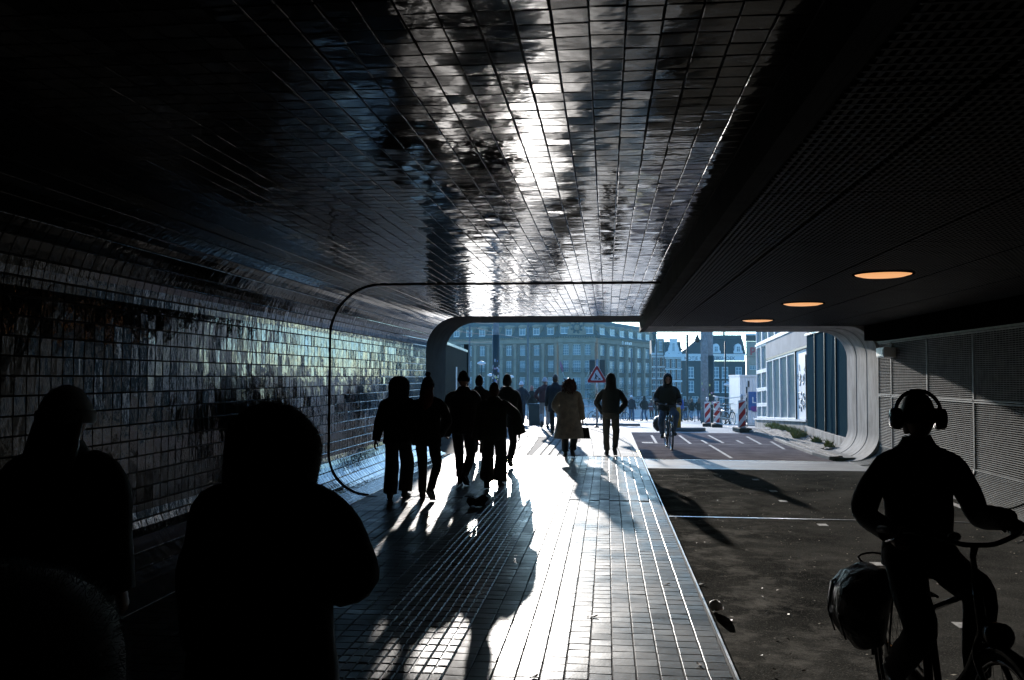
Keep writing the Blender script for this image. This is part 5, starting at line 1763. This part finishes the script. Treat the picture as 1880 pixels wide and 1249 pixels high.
        mb.tube([(0.088 * math.cos(a), 0.088 - 0.02 * abs(math.cos(a)), -0.03 + 0.125 * math.sin(a)) for a in [k / 24 * 2 * math.pi for k in range(25)]], 0.012, seg=7)
        mb.xf(Mh); fin(mb, 'hood', hm, nz=0.008, nsc=10)
    if head == 'bighood':     # wide soft hood seen from behind
        mb = MB()
        k = 1.32
        rg_ = [(0, -0.03, -0.25, 0.20, 0.14), (0, -0.03, -0.20, 0.155, 0.135), (0, -0.02, -0.14, 0.150, 0.140), (0, -0.012, -0.07, 0.158, 0.152), (0, -0.01, 0.0, 0.160, 0.156), (0, -0.014, 0.06, 0.150, 0.150), (0, -0.02, 0.11, 0.122, 0.124), (0, -0.028, 0.15, 0.078, 0.082), (0, -0.03, 0.168, 0.02, 0.025)]
        mb.rings(rg_, seg=30)
        keep = []
        for f, m_, s_ in zip(mb.f, mb.m, mb.sm):
            c = sum((Vector(mb.v[i]) for i in f), Vector()) / len(f)
            if c.y > 0.085 and abs(c.x) < 0.09 and -0.14 < c.z < 0.09:
                continue
            keep.append((f, m_, s_))
        mb.f = [q[0] for q in keep]; mb.m = [q[1] for q in keep]; mb.sm = [q[2] for q in keep]
        mb.xf(Mh); fin(mb, 'hood', hm, nz=0.012, nsc=8)
    if head == 'headphones':
        mb = MB(); cap(mb, -0.03, 1.08, 0.136); mb.rings([(0, -0.03, -0.09, 0.06, 0.055), (0, -0.03, -0.04, 0.08, 0.08), (0, -0.025, 0.0, 0.086, 0.088)], seg=20); mb.xf(Mh); fin(mb, 'hair', hairm, nz=0.006, nsc=16)
    if fuzz:
        n_, ln = fuzz
        r4 = random.Random(int(sd_ * 10))
        tgt = [c for c in root.children if c.name.split('.')[0] in ('hood', 'beanie', 'jacket', 'coat')]
        for c in tgt:
            me = c.data
            P = [p for p in me.polygons]
            ar = [p.area for p in P]
            fz = MB()
            cnt = n_ if c.name.split('.')[0] in ('hood', 'beanie') else n_ * (2 if ln > 0.02 else 0)
            for p in r4.choices(P, ar, k=cnt):
                vs_ = [me.vertices[i].co for i in p.vertices]
                a_, b_ = r4.random(), r4.random()
                q = vs_[0].lerp(vs_[1], a_).lerp(vs_[3 if len(vs_) > 3 else 2].lerp(vs_[2], a_), b_)
                dr = (p.normal + Vector((r4.gauss(0, 0.5), r4.gauss(0, 0.5), r4.gauss(0, 0.5)))).normalized()
                w_ = dr.orthogonal().normalized() * ln * 0.05
                e_ = q + dr * ln * r4.uniform(0.5, 1.3)
                fz.add([q - w_, q + w_, e_], [(0, 1, 2)], 0, False)
            if cnt:
                fz.build('fuzz', c.data.materials[0], c, recalc=False, kind='stuff')
    return root, dict(hip=hip * s, neck=neck * s, head=hd * s, wrists=[w * s for w in wrists], elbows=[e * s for e in elbows], Mh=Mh, s=s)

def hold(t_root, pt, rz):
    """world position of a point given in a person's own frame"""
    c, s_ = math.cos(rz), math.sin(rz)
    return (c * pt.x - s_ * pt.y, s_ * pt.x + c * pt.y, pt.z)

WALK = 'people walking out of the passage'
# couple at the left
person('person in dark padded jacket and bumpy knit hat, left of the walking couple', -2.97, 12.55, 1.72, 0.02, group=WALK, phase=1, stride=0.12, arms=((Vector((-0.335, -0.02, 0.80)), (-0.6, -1, 0)), 'down'),
       jm=F_black, hem=0.80, bulk=1.22, sleeve=0.082, cuff=0.06, pm=F_black, pr=(0.105, 0.105, 0.10), head='bighood', hm=F_char)
person('person in black coat and bobble hat with reddish hair, right of walking couple', -2.53, 12.45, 1.73, 0.0, group=WALK, phase=-1, stride=0.13, arms=('pocket', 'pocket'), jm=F_black, hem=0.78, bulk=1.08, hemw=1.1,
       pm=F_black, pr=(0.09, 0.07, 0.055), sm=L_black, head='bobble', hm=F_black, hairm=H_red)
# pair in the middle
t = thing('shoulder_bag', 'dark shopping bag swinging at the left hip of the tall man', 'bag', (-2.74, 14.32, 0.78), 0.15)
mb = MB(); mb.rings([(0, 0, 0.0, 0.20, 0.07), (0.0, 0, 0.03, 0.23, 0.09), (0.02, 0, 0.18, 0.22, 0.085), (0.05, 0, 0.34, 0.17, 0.05), (0.06, 0, 0.38, 0.13, 0.02)], seg=20, power=0.7); mb.noise(0.02, 6, 3); mb.build('bag_body', L_pvc, t)
mb = MB(); mb.tube([(-0.02, 0, 0.36), (0.10, 0, 0.52), (0.20, 0, 0.66)], 0.012, seg=6); mb.build('handle', L_black, t)
person('tall broad man in dark jacket and cap before the portal, bag at left hip', -2.33, 14.35, 1.83, -0.04, group=WALK, phase=-1, stride=0.24, arms=('down', 'swing'), jm=F_black, hem=0.80, bulk=1.22, sleeve=0.08, cuff=0.055, pm=F_black,
       pr=(0.098, 0.076, 0.062), head='beanie', hm=F_black)
person('person mostly hidden behind the tall man with cap, dark jacket', -2.72, 18.9, 1.78, 0.0, group=WALK, phase=1, stride=0.2, arms=('down', 'down'), jm=F_black, hem=0.8, bulk=1.15, pm=F_black, pr=(0.105, 0.095, 0.1), sm=L_brown, head='short')
person('woman with pinned up hair in oversized wide sleeved jacket and baggy trousers', -1.77, 13.95, 1.66, 0.0, group=WALK, phase=1, stride=0.22, arms=('down', (Vector((0.42, -0.02, 0.92)), (0.8, -0.5, 0))), jm=F_green, hem=0.84, bulk=1.22,
       sleeve=0.088, cuff=0.115, pm=F_green, pr=(0.105, 0.10, 0.115), head='short', hairm=H_brown)
person('dark haired man in black coat right behind the baggy trousered woman', -1.93, 17.2, 1.80, 0.0, group=WALK, phase=-1, stride=0.2, arms=('swing', 'swing'), jm=F_black, hem=0.75, bulk=1.12, pm=F_black, head='short')
person('distant man in dark jacket beside the pole, only head and shoulder showing', PX(929, 705, 34)[0], 34, 1.76, 0.0, group=WALK, phase=1, stride=0.2, jm=F_navy, hem=0.8, bulk=1.1, head='short', hairm=H_brown)
# walkers beyond the portal
person('walker in white knit hat and dark hooded coat, left of distant pair', PX(957, 740, 38)[0], 38, 1.80, 0.05, group=WALK, phase=1, stride=0.22, arms=('pocket', 'pocket'), jm=F_navy, hem=0.80, bulk=1.12, pm=F_navy, sm=L_brown, head='beanie', hm=F_whiteknit)
person('walker in black padded jacket with pinkish hair, right of distant pair', PX(976, 740, 38.5)[0], 38.5, 1.64, -0.05, group=WALK, phase=-1, stride=0.24, arms=('pocket', 'pocket'), jm=F_black, hem=0.85, bulk=1.2, pm=F_black, pr=(0.085, 0.065, 0.05), head='short', hairm=mat('rose hair', (0.35, 0.16, 0.13), rough=0.5))
person('walker in maroon jacket, pale trousers and white knit hat', PX(1000, 745, 30.5)[0], 30.5, 1.72, 0.0, group=WALK, phase=1, stride=0.2, arms=('pocket', 'pocket'), jm=F_maroon, hem=0.88, bulk=1.15, pm=F_light, pr=(0.09, 0.075, 0.07), sm=L_black, head='beanie', hm=F_whiteknit)
person('man in long black coat left of the woman in cream coat', PX(1019, 745, 27.2)[0], 27.2, 1.82, 0.0, group=WALK, phase=-1, stride=0.2, arms=('down', 'down'), jm=F_navy, hem=0.66, hemw=1.05, bulk=1.1, pm=F_navy, head='short', hairm=H_brown)
wr, wi = person('woman with curly red hair in long cream coat carrying a black handbag', -0.83, 19.6, 1.72, 0.0, group=WALK, phase=-1, stride=0.17, arms=('pocket', (Vector((0.30, 0.0, 0.84)), (0.9, -0.5, 0))), jm=F_cream, hem=0.42, hemw=1.55, bulk=1.25,
       sleeve=0.085, cuff=0.06, pm=F_black, pr=(0.10, 0.085, 0.075), sm=L_black, head='curly', hairm=H_red)
w_ = wi['wrists'][1]
t = thing('handbag', 'small black handbag hanging from the hand of woman in cream coat', 'handbag', (-0.83 + w_.x + 0.03, 19.6 + w_.y, w_.z - 0.12))
mb = MB()
mb.add([(-0.14, -0.05, -0.30), (0.14, -0.05, -0.30), (0.14, 0.05, -0.30), (-0.14, 0.05, -0.30), (-0.10, -0.03, -0.06), (0.10, -0.03, -0.06), (0.10, 0.03, -0.06), (-0.10, 0.03, -0.06)], [(0, 3, 2, 1), (4, 5, 6, 7), (0, 1, 5, 4), (1, 2, 6, 5), (2, 3, 7, 6), (3, 0, 4, 7)])
mb.build('bag_body', L_black, t)
for yy in (-0.03, 0.03):
    mb = MB(); mb.tube([(-0.07, yy, -0.07), (-0.06, yy * 0.6, 0.02), (0.0, yy * 0.2, 0.06), (0.06, yy * 0.6, 0.02), (0.07, yy, -0.07)], 0.007, seg=6); mb.build('handle', L_black, t)
person('man in black hooded top and grey trousers with hands in pockets', 0.08, 20.1, 1.80, 0.0, group=WALK, phase=-1, stride=0.15, arms=('pocket', 'pocket'), jm=F_black, hem=0.93, bulk=1.08, pm=fab('grey green trousers cloth', (0.07, 0.07, 0.062)), pr=(0.095, 0.075, 0.06), sm=L_black, head='hood', hm=F_black)
# far walkers on the square
SQ = 'people far off on the square'
FAR = ((1159, 62.0, 1.76, F_navy, F_denim, 'beanie', F_whiteknit, 'far walker in navy coat with white hat left of thin post', 1), (1183, 63.5, 1.72, F_black, F_denim, 'hood', F_black, 'far walker in black hooded coat and jeans left of the cyclist', -1),
       (1207, 65, 1.62, F_char, F_navy, 'short', F_black, 'far person half hidden by the oncoming cyclist at his left', 1),
       (1247, 60, 1.80, F_blue, F_navy, 'short', F_black, 'far person in blue jacket showing just behind cyclist shoulder', 1), (1257, 69, 1.68, F_char, F_denim, 'short', F_black, 'far person in grey jacket at the left of the trio by mast', -1),
       (1271, 68, 1.66, F_black, F_ldenim, 'short', F_black, 'far person in black jacket and pale jeans in middle of trio', 1), (1283.5, 67, 1.72, F_black, F_denim, 'long', F_black, 'far person with fair hair next to the light grey mast', -1),
       (1107, 66, 1.70, F_navy, F_navy, 'short', F_black, 'far person in navy coat close behind the hooded man at left', 1), (1146, 74, 1.66, F_grey, F_denim, 'short', F_black, 'far person in grey jacket close behind the hooded man at right', -1),
       (1066, 70, 1.72, F_black, F_black, 'short', F_black, 'far person in black seen between the handbag and the sign post', 1), (1264, 74, 1.70, F_grey, F_navy, 'long', F_black, 'far person in grey glimpsed between two of the trio', 1),
       (1196, 78, 1.74, F_maroon, F_navy, 'short', F_black, 'far person in maroon jacket between hooded walker and cyclist', -1))
for (px, Y, H, jm, pm, hd_, hm_, lab, ph) in FAR:
    person(lab, PX(px, 750, Y)[0], Y, H, rng.uniform(-0.4, 0.4), group=SQ, phase=ph, stride=0.2, arms=('pocket', 'down'), jm=jm, hem=0.8, bulk=1.15, pm=pm, head=hd_, hm=hm_, hairm=H_brown)
# close figures, seen from behind
person('close figure in wide dark hood seen from behind, arm bent at right', -1.22, 3.12, 1.61, -0.10, z=0.0, group=WALK, phase=1, stride=0.15, arms=('down', (Vector((0.235, 0.20, 1.06)), (0.75, -0.5, -0.6))), jm=F_black, hem=0.72, hemw=1.2, bulk=1.46,
       sleeve=0.11, cuff=0.08, pm=F_black, head='bighood', hm=F_black, shadow_fold=0.016, hoodk=1.2, fuzz=(5000, 0.014))
person('close figure in dark knit beanie by the tiled wall at left edge', -2.42, 3.75, 1.67, 0.0, z=0.0, group=WALK, phase=-1, stride=0.15, arms=('down', 'down'), jm=F_black, hem=0.75, hemw=1.1, bulk=1.4, sleeve=0.1, cuff=0.07, pm=F_black, head='beanie_long', hm=F_greyknit, hairm=H_dark, hoodk=1.24, fuzz=(4000, 0.010))
person('short figure with fuzzy fleece coat cropped by bottom left corner', -0.93, 1.28, 1.405, -0.1, z=0.0, group=WALK, phase=1, stride=0.12, arms=('down', 'front'), jm=F_fleece, hem=0.72, bulk=1.5, sleeve=0.12, cuff=0.09, pm=F_black, head='bighood', hm=F_fleece, shadow_fold=0.02, hoodk=1.35, fuzz=(12000, 0.016))

# ------------------------------------------------------------------ bicycles
def bicycle(label, x, y, z, rz, group=None, steer=0.0, lite=False):
    t = thing('bicycle', label, 'bicycle', (x, y, z), rz, group)
    RH, FH = Vector((0, -0.53, 0.345)), Vector((0, 0.57, 0.345))
    BB = Vector((0, -0.06, 0.29)); SC = Vector((0, -0.205, 0.77)); ST = Vector((0, -0.225, 0.84))
    HT, HB = Vector((0, 0.30, 0.94)), Vector((0, 0.365, 0.72))
    mb = MB()
    mb.tube([BB, SC, ST], 0.017, seg=10); mb.tube([HT, HB], 0.021, seg=10)
    mb.tube(catmull([HB + Vector((0, 0, 0.03)), Vector((0, 0.22, 0.52)), BB], 10), 0.019, seg=10)
    mb.tube([HT - Vector((0, -0.01, 0.05)), SC.lerp(BB, 0.18)], 0.014, seg=8)
    for sx in (-1, 1):
        mb.tube([BB + Vector((sx * 0.03, -0.02, 0)), RH + Vector((sx * 0.06, 0, 0))], 0.010, seg=8)
        mb.tube([SC + Vector((sx * 0.015, 0, -0.02)), RH + Vector((sx * 0.06, 0, 0))], 0.009, seg=8)
    mb.build('frame', M_bikeblk, t)
    mb = MB()
    for sx in (-1, 1):
        mb.tube(catmull([HB + Vector((sx * 0.02, 0.005, -0.02)), HB + Vector((sx * 0.05, 0.03, -0.08)), FH + Vector((sx * 0.055, -0.05, 0.16)), FH + Vector((sx * 0.055, 0, 0))], 8), [0.013] * 5 + [0.011] * 4, seg=8)
    mb.tube([HB + Vector((-0.045, 0.015, -0.045)), HB + Vector((0.045, 0.015, -0.045))], 0.014, seg=8)
    mb.build('fork', M_bikeblk, t)
    for c in (RH, FH):
        w = MB(); w.torus(c, 0.338, 0.021, 'X', 48, 8); w = w.build('wheel', M_rubber, t)
        r_ = MB(); r_.torus(c, 0.312, 0.013, 'X', 48, 6); r_.build('rim', M_chrome, w)
        h_ = MB(); h_.tube([c - Vector((0.05, 0, 0)), c + Vector((0.05, 0, 0))], 0.025, seg=10); h_.build('hub', M_chrome, w)
        s_ = MB()
        for k in range(28):
            a = 2 * math.pi * k / 28
            s_.tube([c + Vector((0.03 * (1 if k % 2 else -1), 0.02 * math.cos(a + 1.2), 0.02 * math.sin(a + 1.2))), c + Vector((0, 0.305 * math.cos(a), 0.305 * math.sin(a)))], 0.0013, seg=4, cap=False)
        s_.build('spokes', M_chrome, w, kind='stuff')
    for c, a0, a1 in ((RH, 0.5, 3.4), (FH, 0.75, 3.2)):
        mb = MB()
        R0 = 0.372; n = 26
        vs = []
        for i in range(n + 1):
            a = a0 + (a1 - a0) * i / n
            for (xx, dr) in ((-0.032, -0.018), (-0.022, 0.0), (0.0, 0.006), (0.022, 0.0), (0.032, -0.018), (0.022, -0.003), (0, 0.003), (-0.022, -0.003)):
                vs.append((xx, c.y + (R0 + dr) * math.cos(a), c.z + (R0 + dr) * math.sin(a)))
        mb.add(vs, [(i * 8 + k, i * 8 + (k + 1) % 8, (i + 1) * 8 + (k + 1) % 8, (i + 1) * 8 + k) for i in range(n) for k in range(8)], 0, True)
        for a in (a0 + 0.25, (a0 + a1) * 0.5):
            for sx in (-1, 1):
                pass
        mb.build('mudguard', M_bikeblk, t)
    # handlebar with swept grips
    HS = HT + Vector((0, -0.03, 0.13))
    mb = MB(); mb.tube([HT, HT + Vector((0, -0.02, 0.09)), HS + Vector((0, 0.03, 0.01))], [0.014, 0.013, 0.016], seg=10); mb.build('stem', M_bikeblk, t)
    mb = MB()
    half = [Vector((0.0, 0.045, 0.015)), Vector((0.07, 0.05, 0.02)), Vector((0.16, 0.02, 0.045)), Vector((0.235, -0.05, 0.055)), Vector((0.275, -0.14, 0.045)), Vector((0.30, -0.25, 0.03))]
    L = [HS + Vector((-p.x, p.y, p.z)) for p in half[::-1]] + [HS + p for p in half[1:]]
    mb.tube(catmull(L, 30), 0.0115, seg=8); hb = mb.build('handlebar', M_bikeblk, t)
    for sx in (-1, 1):
        a = HS + Vector((sx * half[4].x, half[4].y + 0.02, half[4].z)); b = HS + Vector((sx * half[5].x, half[5].y - 0.01, half[5].z))
        mb = MB(); mb.tube([a, b], 0.0175, seg=10); mb.build('grip', M_rubber, hb)
        mb = MB(); mb.tube([a + Vector((-sx * 0.01, 0.03, 0)), a + Vector((sx * 0.0, 0.05, -0.02)), b + Vector((-sx * 0.005, 0.07, -0.045))], 0.006, seg=6); mb.build('brake_lever', M_bikeblk, hb)
    mb = MB(); mb.sphere(HS + Vector((0.09, 0.04, 0.05)), (0.028, 0.028, 0.02), 10, 6); mb.build('bell', M_chrome, hb)
    mb = MB()
    mb.rings([(0, -0.30, 0.825, 0.06, 0.10), (0, -0.30, 0.85, 0.105, 0.13), (0, -0.29, 0.875, 0.10, 0.13), (0, -0.28, 0.885, 0.06, 0.09)], seg=20)
    mb.tube([(0, -0.24, 0.855), (0, -0.12, 0.86), (0, -0.06, 0.855)], [0.05, 0.03, 0.02], seg=10, flat=0.5, up=(1, 0, 0))
    mb.build('saddle', L_black, t)
    mb = MB()
    lp = HB + Vector((0, 0.095, 0.03))
    mb.tube([lp - Vector((0, 0.05, 0)), lp, lp + Vector((0, 0.05, 0)), lp + Vector((0, 0.062, 0))], [0.028, 0.05, 0.058, 0.05], seg=16); mb.tube([lp + Vector((0, -0.05, -0.03)), HB + Vector((0, 0.01, -0.02))], 0.01, seg=6); hl = mb.build('headlight', M_bikeblk, t)
    mb = MB(); mb.sphere(lp + Vector((0, 0.058, 0)), (0.048, 0.012, 0.048), 12, 6); mb.build('lens', M_kglass, hl)
    # carrier
    mb = MB()
    for sx in (-1, 1):
        mb.tube([(sx * 0.06, -0.22, 0.735), (sx * 0.065, -0.80, 0.735)], 0.007, seg=6)
        mb.tube([(sx * 0.065, -0.72, 0.735), RH + Vector((sx * 0.065, 0, 0.02))], 0.006, seg=6); mb.tube([(sx * 0.065, -0.45, 0.735), RH + Vector((sx * 0.065, 0, 0.02))], 0.006, seg=6)
    for yy in (-0.24, -0.42, -0.6, -0.8): mb.tube([(-0.065, yy, 0.735), (0.065, yy, 0.735)], 0.006, seg=6)
    mb.tube(catmull([(-0.05, -0.80, 0.745), (-0.09, -0.90, 0.79), (0, -0.93, 0.81), (0.09, -0.90, 0.79), (0.05, -0.80, 0.745)], 12), 0.006, seg=6)
    mb.build('carrier', M_bikeblk, t)
    mb = MB(); mb.box((0, -0.90, 0.60), (0.08, 0.02, 0.05)); mb.build('tail_light', M_red, t)
    # cranks and chain guard
    ca = 0.25
    mb = MB(); mb.tube([BB - Vector((0.07, 0, 0)), BB + Vector((0.07, 0, 0))], 0.022, seg=10)
    pe = []
    for sx, sg_ in ((-1, 1), (1, -1)):
        e = BB + Vector((sx * 0.075, sg_ * 0.165 * math.cos(ca), sg_ * 0.165 * math.sin(ca) * 1.0)); pe.append(e)
        mb.tube([BB + Vector((sx * 0.07, 0, 0)), e], 0.011, seg=8)
    mb.build('crank', M_chrome, t)
    for sx, e in zip((-1, 1), pe):
        mb = MB(); mb.bevbox(e + Vector((sx * 0.055, 0, 0)), (0.10, 0.075, 0.022), 0.006); mb.build('pedal', M_rubber, t)
    mb = MB(); mb.bevbox((0.05, -0.29, 0.32), (0.03, 0.62, 0.13), 0.012, Matrix.Rotation(-0.09, 3, 'X')); mb.build('chain_guard', M_bikeblk, t)
    mb = MB(); mb.tube([(-0.05, -0.35, 0.28), (-0.10, -0.62, 0.24)], 0.009, seg=6); mb.build('kickstand', M_bikeblk, t)
    return t, pe, HS

def pannier(label, x, y, z, rz, side, s=1.0):
    t = thing('pannier_bag', label, 'bag', (x, y, z), rz)
    st = MB()
    st.rings([(side * 0.17, -0.57, 0.415, 0.065, 0.12), (side * 0.19, -0.57, 0.44, 0.10, 0.165), (side * 0.205, -0.57, 0.54, 0.125, 0.19), (side * 0.195, -0.57, 0.67, 0.12, 0.19), (side * 0.17, -0.57, 0.745, 0.095, 0.17), (side * 0.15, -0.57, 0.775, 0.05, 0.12)], seg=24, power=0.75)
    st.noise(0.040, 7, side * 4)
    st.build('bag_body', L_pvc, t)
    fl = MB()
    fl.rings([(side * 0.205, -0.57, 0.585, 0.131, 0.198), (side * 0.195, -0.57, 0.69, 0.128, 0.198), (side * 0.17, -0.57, 0.76, 0.10, 0.18), (side * 0.14, -0.57, 0.795, 0.05, 0.12)], seg=24, power=0.75)
    fl.noise(0.034, 7, side * 4)
    f = fl.build('flap', L_pvc, t)
    for yy in (-0.48, -0.66):
        mb = MB(); mb.tube([(side * 0.20, yy, 0.775), (side * 0.31, yy, 0.71), (side * 0.335, yy, 0.56), (side * 0.30, yy, 0.45)], [(0.014, 0.004)] * 4, seg=6, up=(0, 1, 0)); mb.build('strap', M_rubber, t)
    return t

def rider(label, x, y, z, rz, pe, HS, jm, pm, head, hm, H=1.80, hairm=H_dark, bulk=1.2, right_down=False, lean=0.05, sm=L_black, kn=0.25, hipz=1.0, slv=0.08):
    s = H / 1.75
    q = lambda v: Vector(v) / s
    feet = []
    for sx, e in zip((-1, 1), pe):
        a = e + Vector((sx * 0.05, -0.07, 0.105))
        feet.append((q(a), q(a) + Vector((sx * 0.02, 0.14, -0.05))))
    def grip(sx):
        g = HS + Vector((sx * 0.292, -0.195, 0.060))
        w_ = g + Vector((0, -0.075, 0.02))
        return (q(w_), (sx * 0.35, -0.5, -0.9), (0.0, 0.97, -0.12), (0.0, -0.1, -1.0))
    arms = [grip(-1), grip(1)]
    if right_down:
        arms[1] = (q(Vector((0.215, -0.10, 1.06))), (0.25, -1, 0.0))
    r_, info = person(label, x, y, H, rz, z=z, phase=1, arms=tuple(arms), seat=q(Vector((0, -0.29, hipz))), feet=feet, jm=jm, pm=pm, head=head, hm=hm, hairm=hairm, bulk=bulk, lean=lean, sleeve=slv, cuff=slv * 0.7, sm=sm, pr=(0.10, 0.078, 0.062),
                      knees=((-kn, 1, 0.2), (kn, 1, 0.2)))
    return r_, info
# near cyclist, coming towards the viewer on the right
bx, by, bz, brz = 1.555, 4.37, -0.05, math.pi + 0.065
bk, pe, HS = bicycle('black city bicycle under the cyclist with headphones at right', bx, by, bz, brz)
rd, ri = rider('cyclist in dark jacket and large headphones riding towards the viewer', bx, by, bz, brz, pe, HS, F_black, F_black, 'headphones', F_black, H=1.66, right_down=True, lean=0.0, bulk=0.96, kn=0.02, hipz=0.925, slv=0.066)
t = thing('headphones', 'large over ear headphones on the near cyclist head', 'headphones', (bx, by, bz), brz)
hc = ri['head']
mb = MB(); mb.torus(hc + Vector((0, -0.005, 0.02)), 0.110, 0.010, axis='Y', seg=24, sub=8, a0=0.0, a1=math.pi, flat=1.5); mb.build('headband', M_bikeblk, t)
for sx in (-1, 1):
    mb = MB(); c = hc + Vector((sx * 0.098, -0.005, -0.01)); mb.tube([c - Vector((sx * 0.012, 0, 0)), c, c + Vector((sx * 0.03, 0, 0)), c + Vector((sx * 0.036, 0, 0))], [(0.044, 0.052), (0.047, 0.056), (0.044, 0.052), (0.03, 0.036)], seg=18, up=(0, 1, 0)); mb.build('ear_cup', M_bikeblk, t)
pannier('black tarpaulin pannier bag on the near bicycle, bulging at the left', bx, by, bz, brz, 1)
# farther cyclist coming in from the square
cx_, cy_, cz_ = 1.545, 23.0, -0.05
bk2, pe2, HS2 = bicycle('dark bicycle of the hooded cyclist riding in from the square', cx_, cy_, cz_, math.pi + 0.05)
rider('hooded cyclist in black jacket and jeans riding in from the square', cx_, cy_, cz_, math.pi + 0.05, pe2, HS2, F_black, F_denim, 'hood', F_black, H=1.80, lean=0.09, bulk=1.25)
pannier('dark pannier bag hanging at left of the farther bicycle', cx_, cy_, cz_, math.pi + 0.05, 1)
# bicycles parked by the barriers and along the railing
for i, (px, Y, rz_, lab) in enumerate(((1336, 47, 0.3, 'parked bicycle behind the rope net facing the viewer'), (1322, 50, -0.2, 'parked bicycle just right of the dark sticker mast'), (1345, 52, 1.2, 'parked bicycle standing crosswise before the white container'),
                                      (1100, 72, 1.3, 'parked bicycle by the railing behind the hooded man'), (1137, 72, 1.0, 'parked bicycle by railing left of far white hat walker'), (1225, 72, 0.8, 'parked bicycle by the railing behind oncoming cyclist'))):
    Xp = PX(px, 740, Y)[0]
    c = copy_tree(bk2)
    c.location = (Xp, Y, fall(Y) - 0.06); c.rotation_euler = (0, 0, math.pi + rz_)
    tag(c, lab, 'bicycle', 'parked bicycles')

# ------------------------------------------------------------------ litter
M_tissue = mat('thin white tissue', (0.8, 0.78, 0.76), rough=0.7, nscale=20, namt=0.05)
M_tissue.node_tree.nodes['Principled BSDF'].inputs['Subsurface Weight'].default_value = 0.9
M_tissue.node_tree.nodes['Principled BSDF'].inputs['Subsurface Radius'].default_value = (0.05, 0.045, 0.04)
def crumple(name, label, cat, loc, r, m, seed, flat=0.5):
    mb = MB(); mb.sphere((0, 0, 0), (r, r * 0.8, r * flat), 14, 9)
    mb.noise(r * 0.55, 1.4 / r, seed)
    lo = min(v[2] for v in mb.v)
    mb.v = [(v[0], v[1], v[2] - lo) for v in mb.v]
    o = mb.build(name, m, None); o.location = loc
    return tag(o, label, cat)
crumple('paper_scrap', 'crumpled white paper lying against the kerb on cycle lane', 'litter', (0.83, 7.05, -0.05), 0.05, M_tissue, 3, 0.8)
crumple('plastic_bag', 'flattened crumpled black bag on the tiles in front of walkers', 'litter', (-1.72, 11.95, 0.0), 0.15, L_pvc, 8, 0.42)
def leaf(label, x, y, z, r, rz, m=None):
    mb = MB()
    pts = [(-1, 0, 0.12), (-0.5, 0.38, 0.02), (0.1, 0.46, 0.05), (0.7, 0.26, 0.12), (1, 0, 0.28), (0.7, -0.26, 0.1), (0.1, -0.46, 0.0), (-0.5, -0.38, 0.06)]
    vs = [(p[0] * r, p[1] * r, p[2] * r + 0.002) for p in pts] + [(0, 0, 0.006)]
    mb.add(vs, [(i, (i + 1) % 8, 8) for i in range(8)] , 0, True)
    vs2 = [(v[0], v[1], v[2] + 0.002) for v in vs]
    mb.add(vs2, [((i + 1) % 8, i, 8) for i in range(8)], 0, True)
    mb.tube([(-1 * r, 0, 0.12 * r), (-1.5 * r, 0.1 * r, 0.02 * r + 0.002)], 0.002, seg=4)
    o = mb.build('fallen_leaf', m or mat('dry brown leaf', (0.14, 0.07, 0.03), rough=0.6, nscale=20, namt=0.4), None, recalc=False)
    o.location = (x, y, z); o.rotation_euler = (0, 0, rz)
    return tag(o, label, 'leaf', 'fallen leaves')
leaf('curled brown leaf on the bright tiles near the picture middle', -0.10, 6.62, 0.002, 0.036, 0.4)
leaf('pale leaf by the footway edge, the one farthest up the tiles', 0.50, 7.72, 0.002, 0.03, 0.1)
leaf('brown leaf lying at bottom right of the bright tiles', 0.555, 5.60, 0.002, 0.028, 2.0)
leaf('dark leaf at the bottom of picture right of guide strip', -0.42, 5.27, 0.002, 0.03, 1.0)
leaf('pale leaf on the dark lane just beside the white paper scrap', 0.80, 7.95, -0.048, 0.05, 0.2, M_paint)
mb = MB()
r2 = random.Random(11)
for k in range(620):
    y = r2.uniform(4.2, 17); x = r2.uniform(0.85, 4.9); a = r2.uniform(0, 6.28); r_ = r2.uniform(0.008, 0.022)
    pts = [(x + r_ * math.cos(a + q * 1.571) * (1 if q % 2 else 0.45), y + r_ * math.sin(a + q * 1.571) * (1 if q % 2 else 0.45), -0.045 + r2.uniform(0, 0.008)) for q in range(4)]
    mb.add(pts, [(0, 1, 2, 3)], 0, False)
mb.build('leaf_litter', mat('pale leaf litter', (0.55, 0.48, 0.36), rough=0.6, nscale=9, namt=0.5), None, recalc=False, kind='stuff')
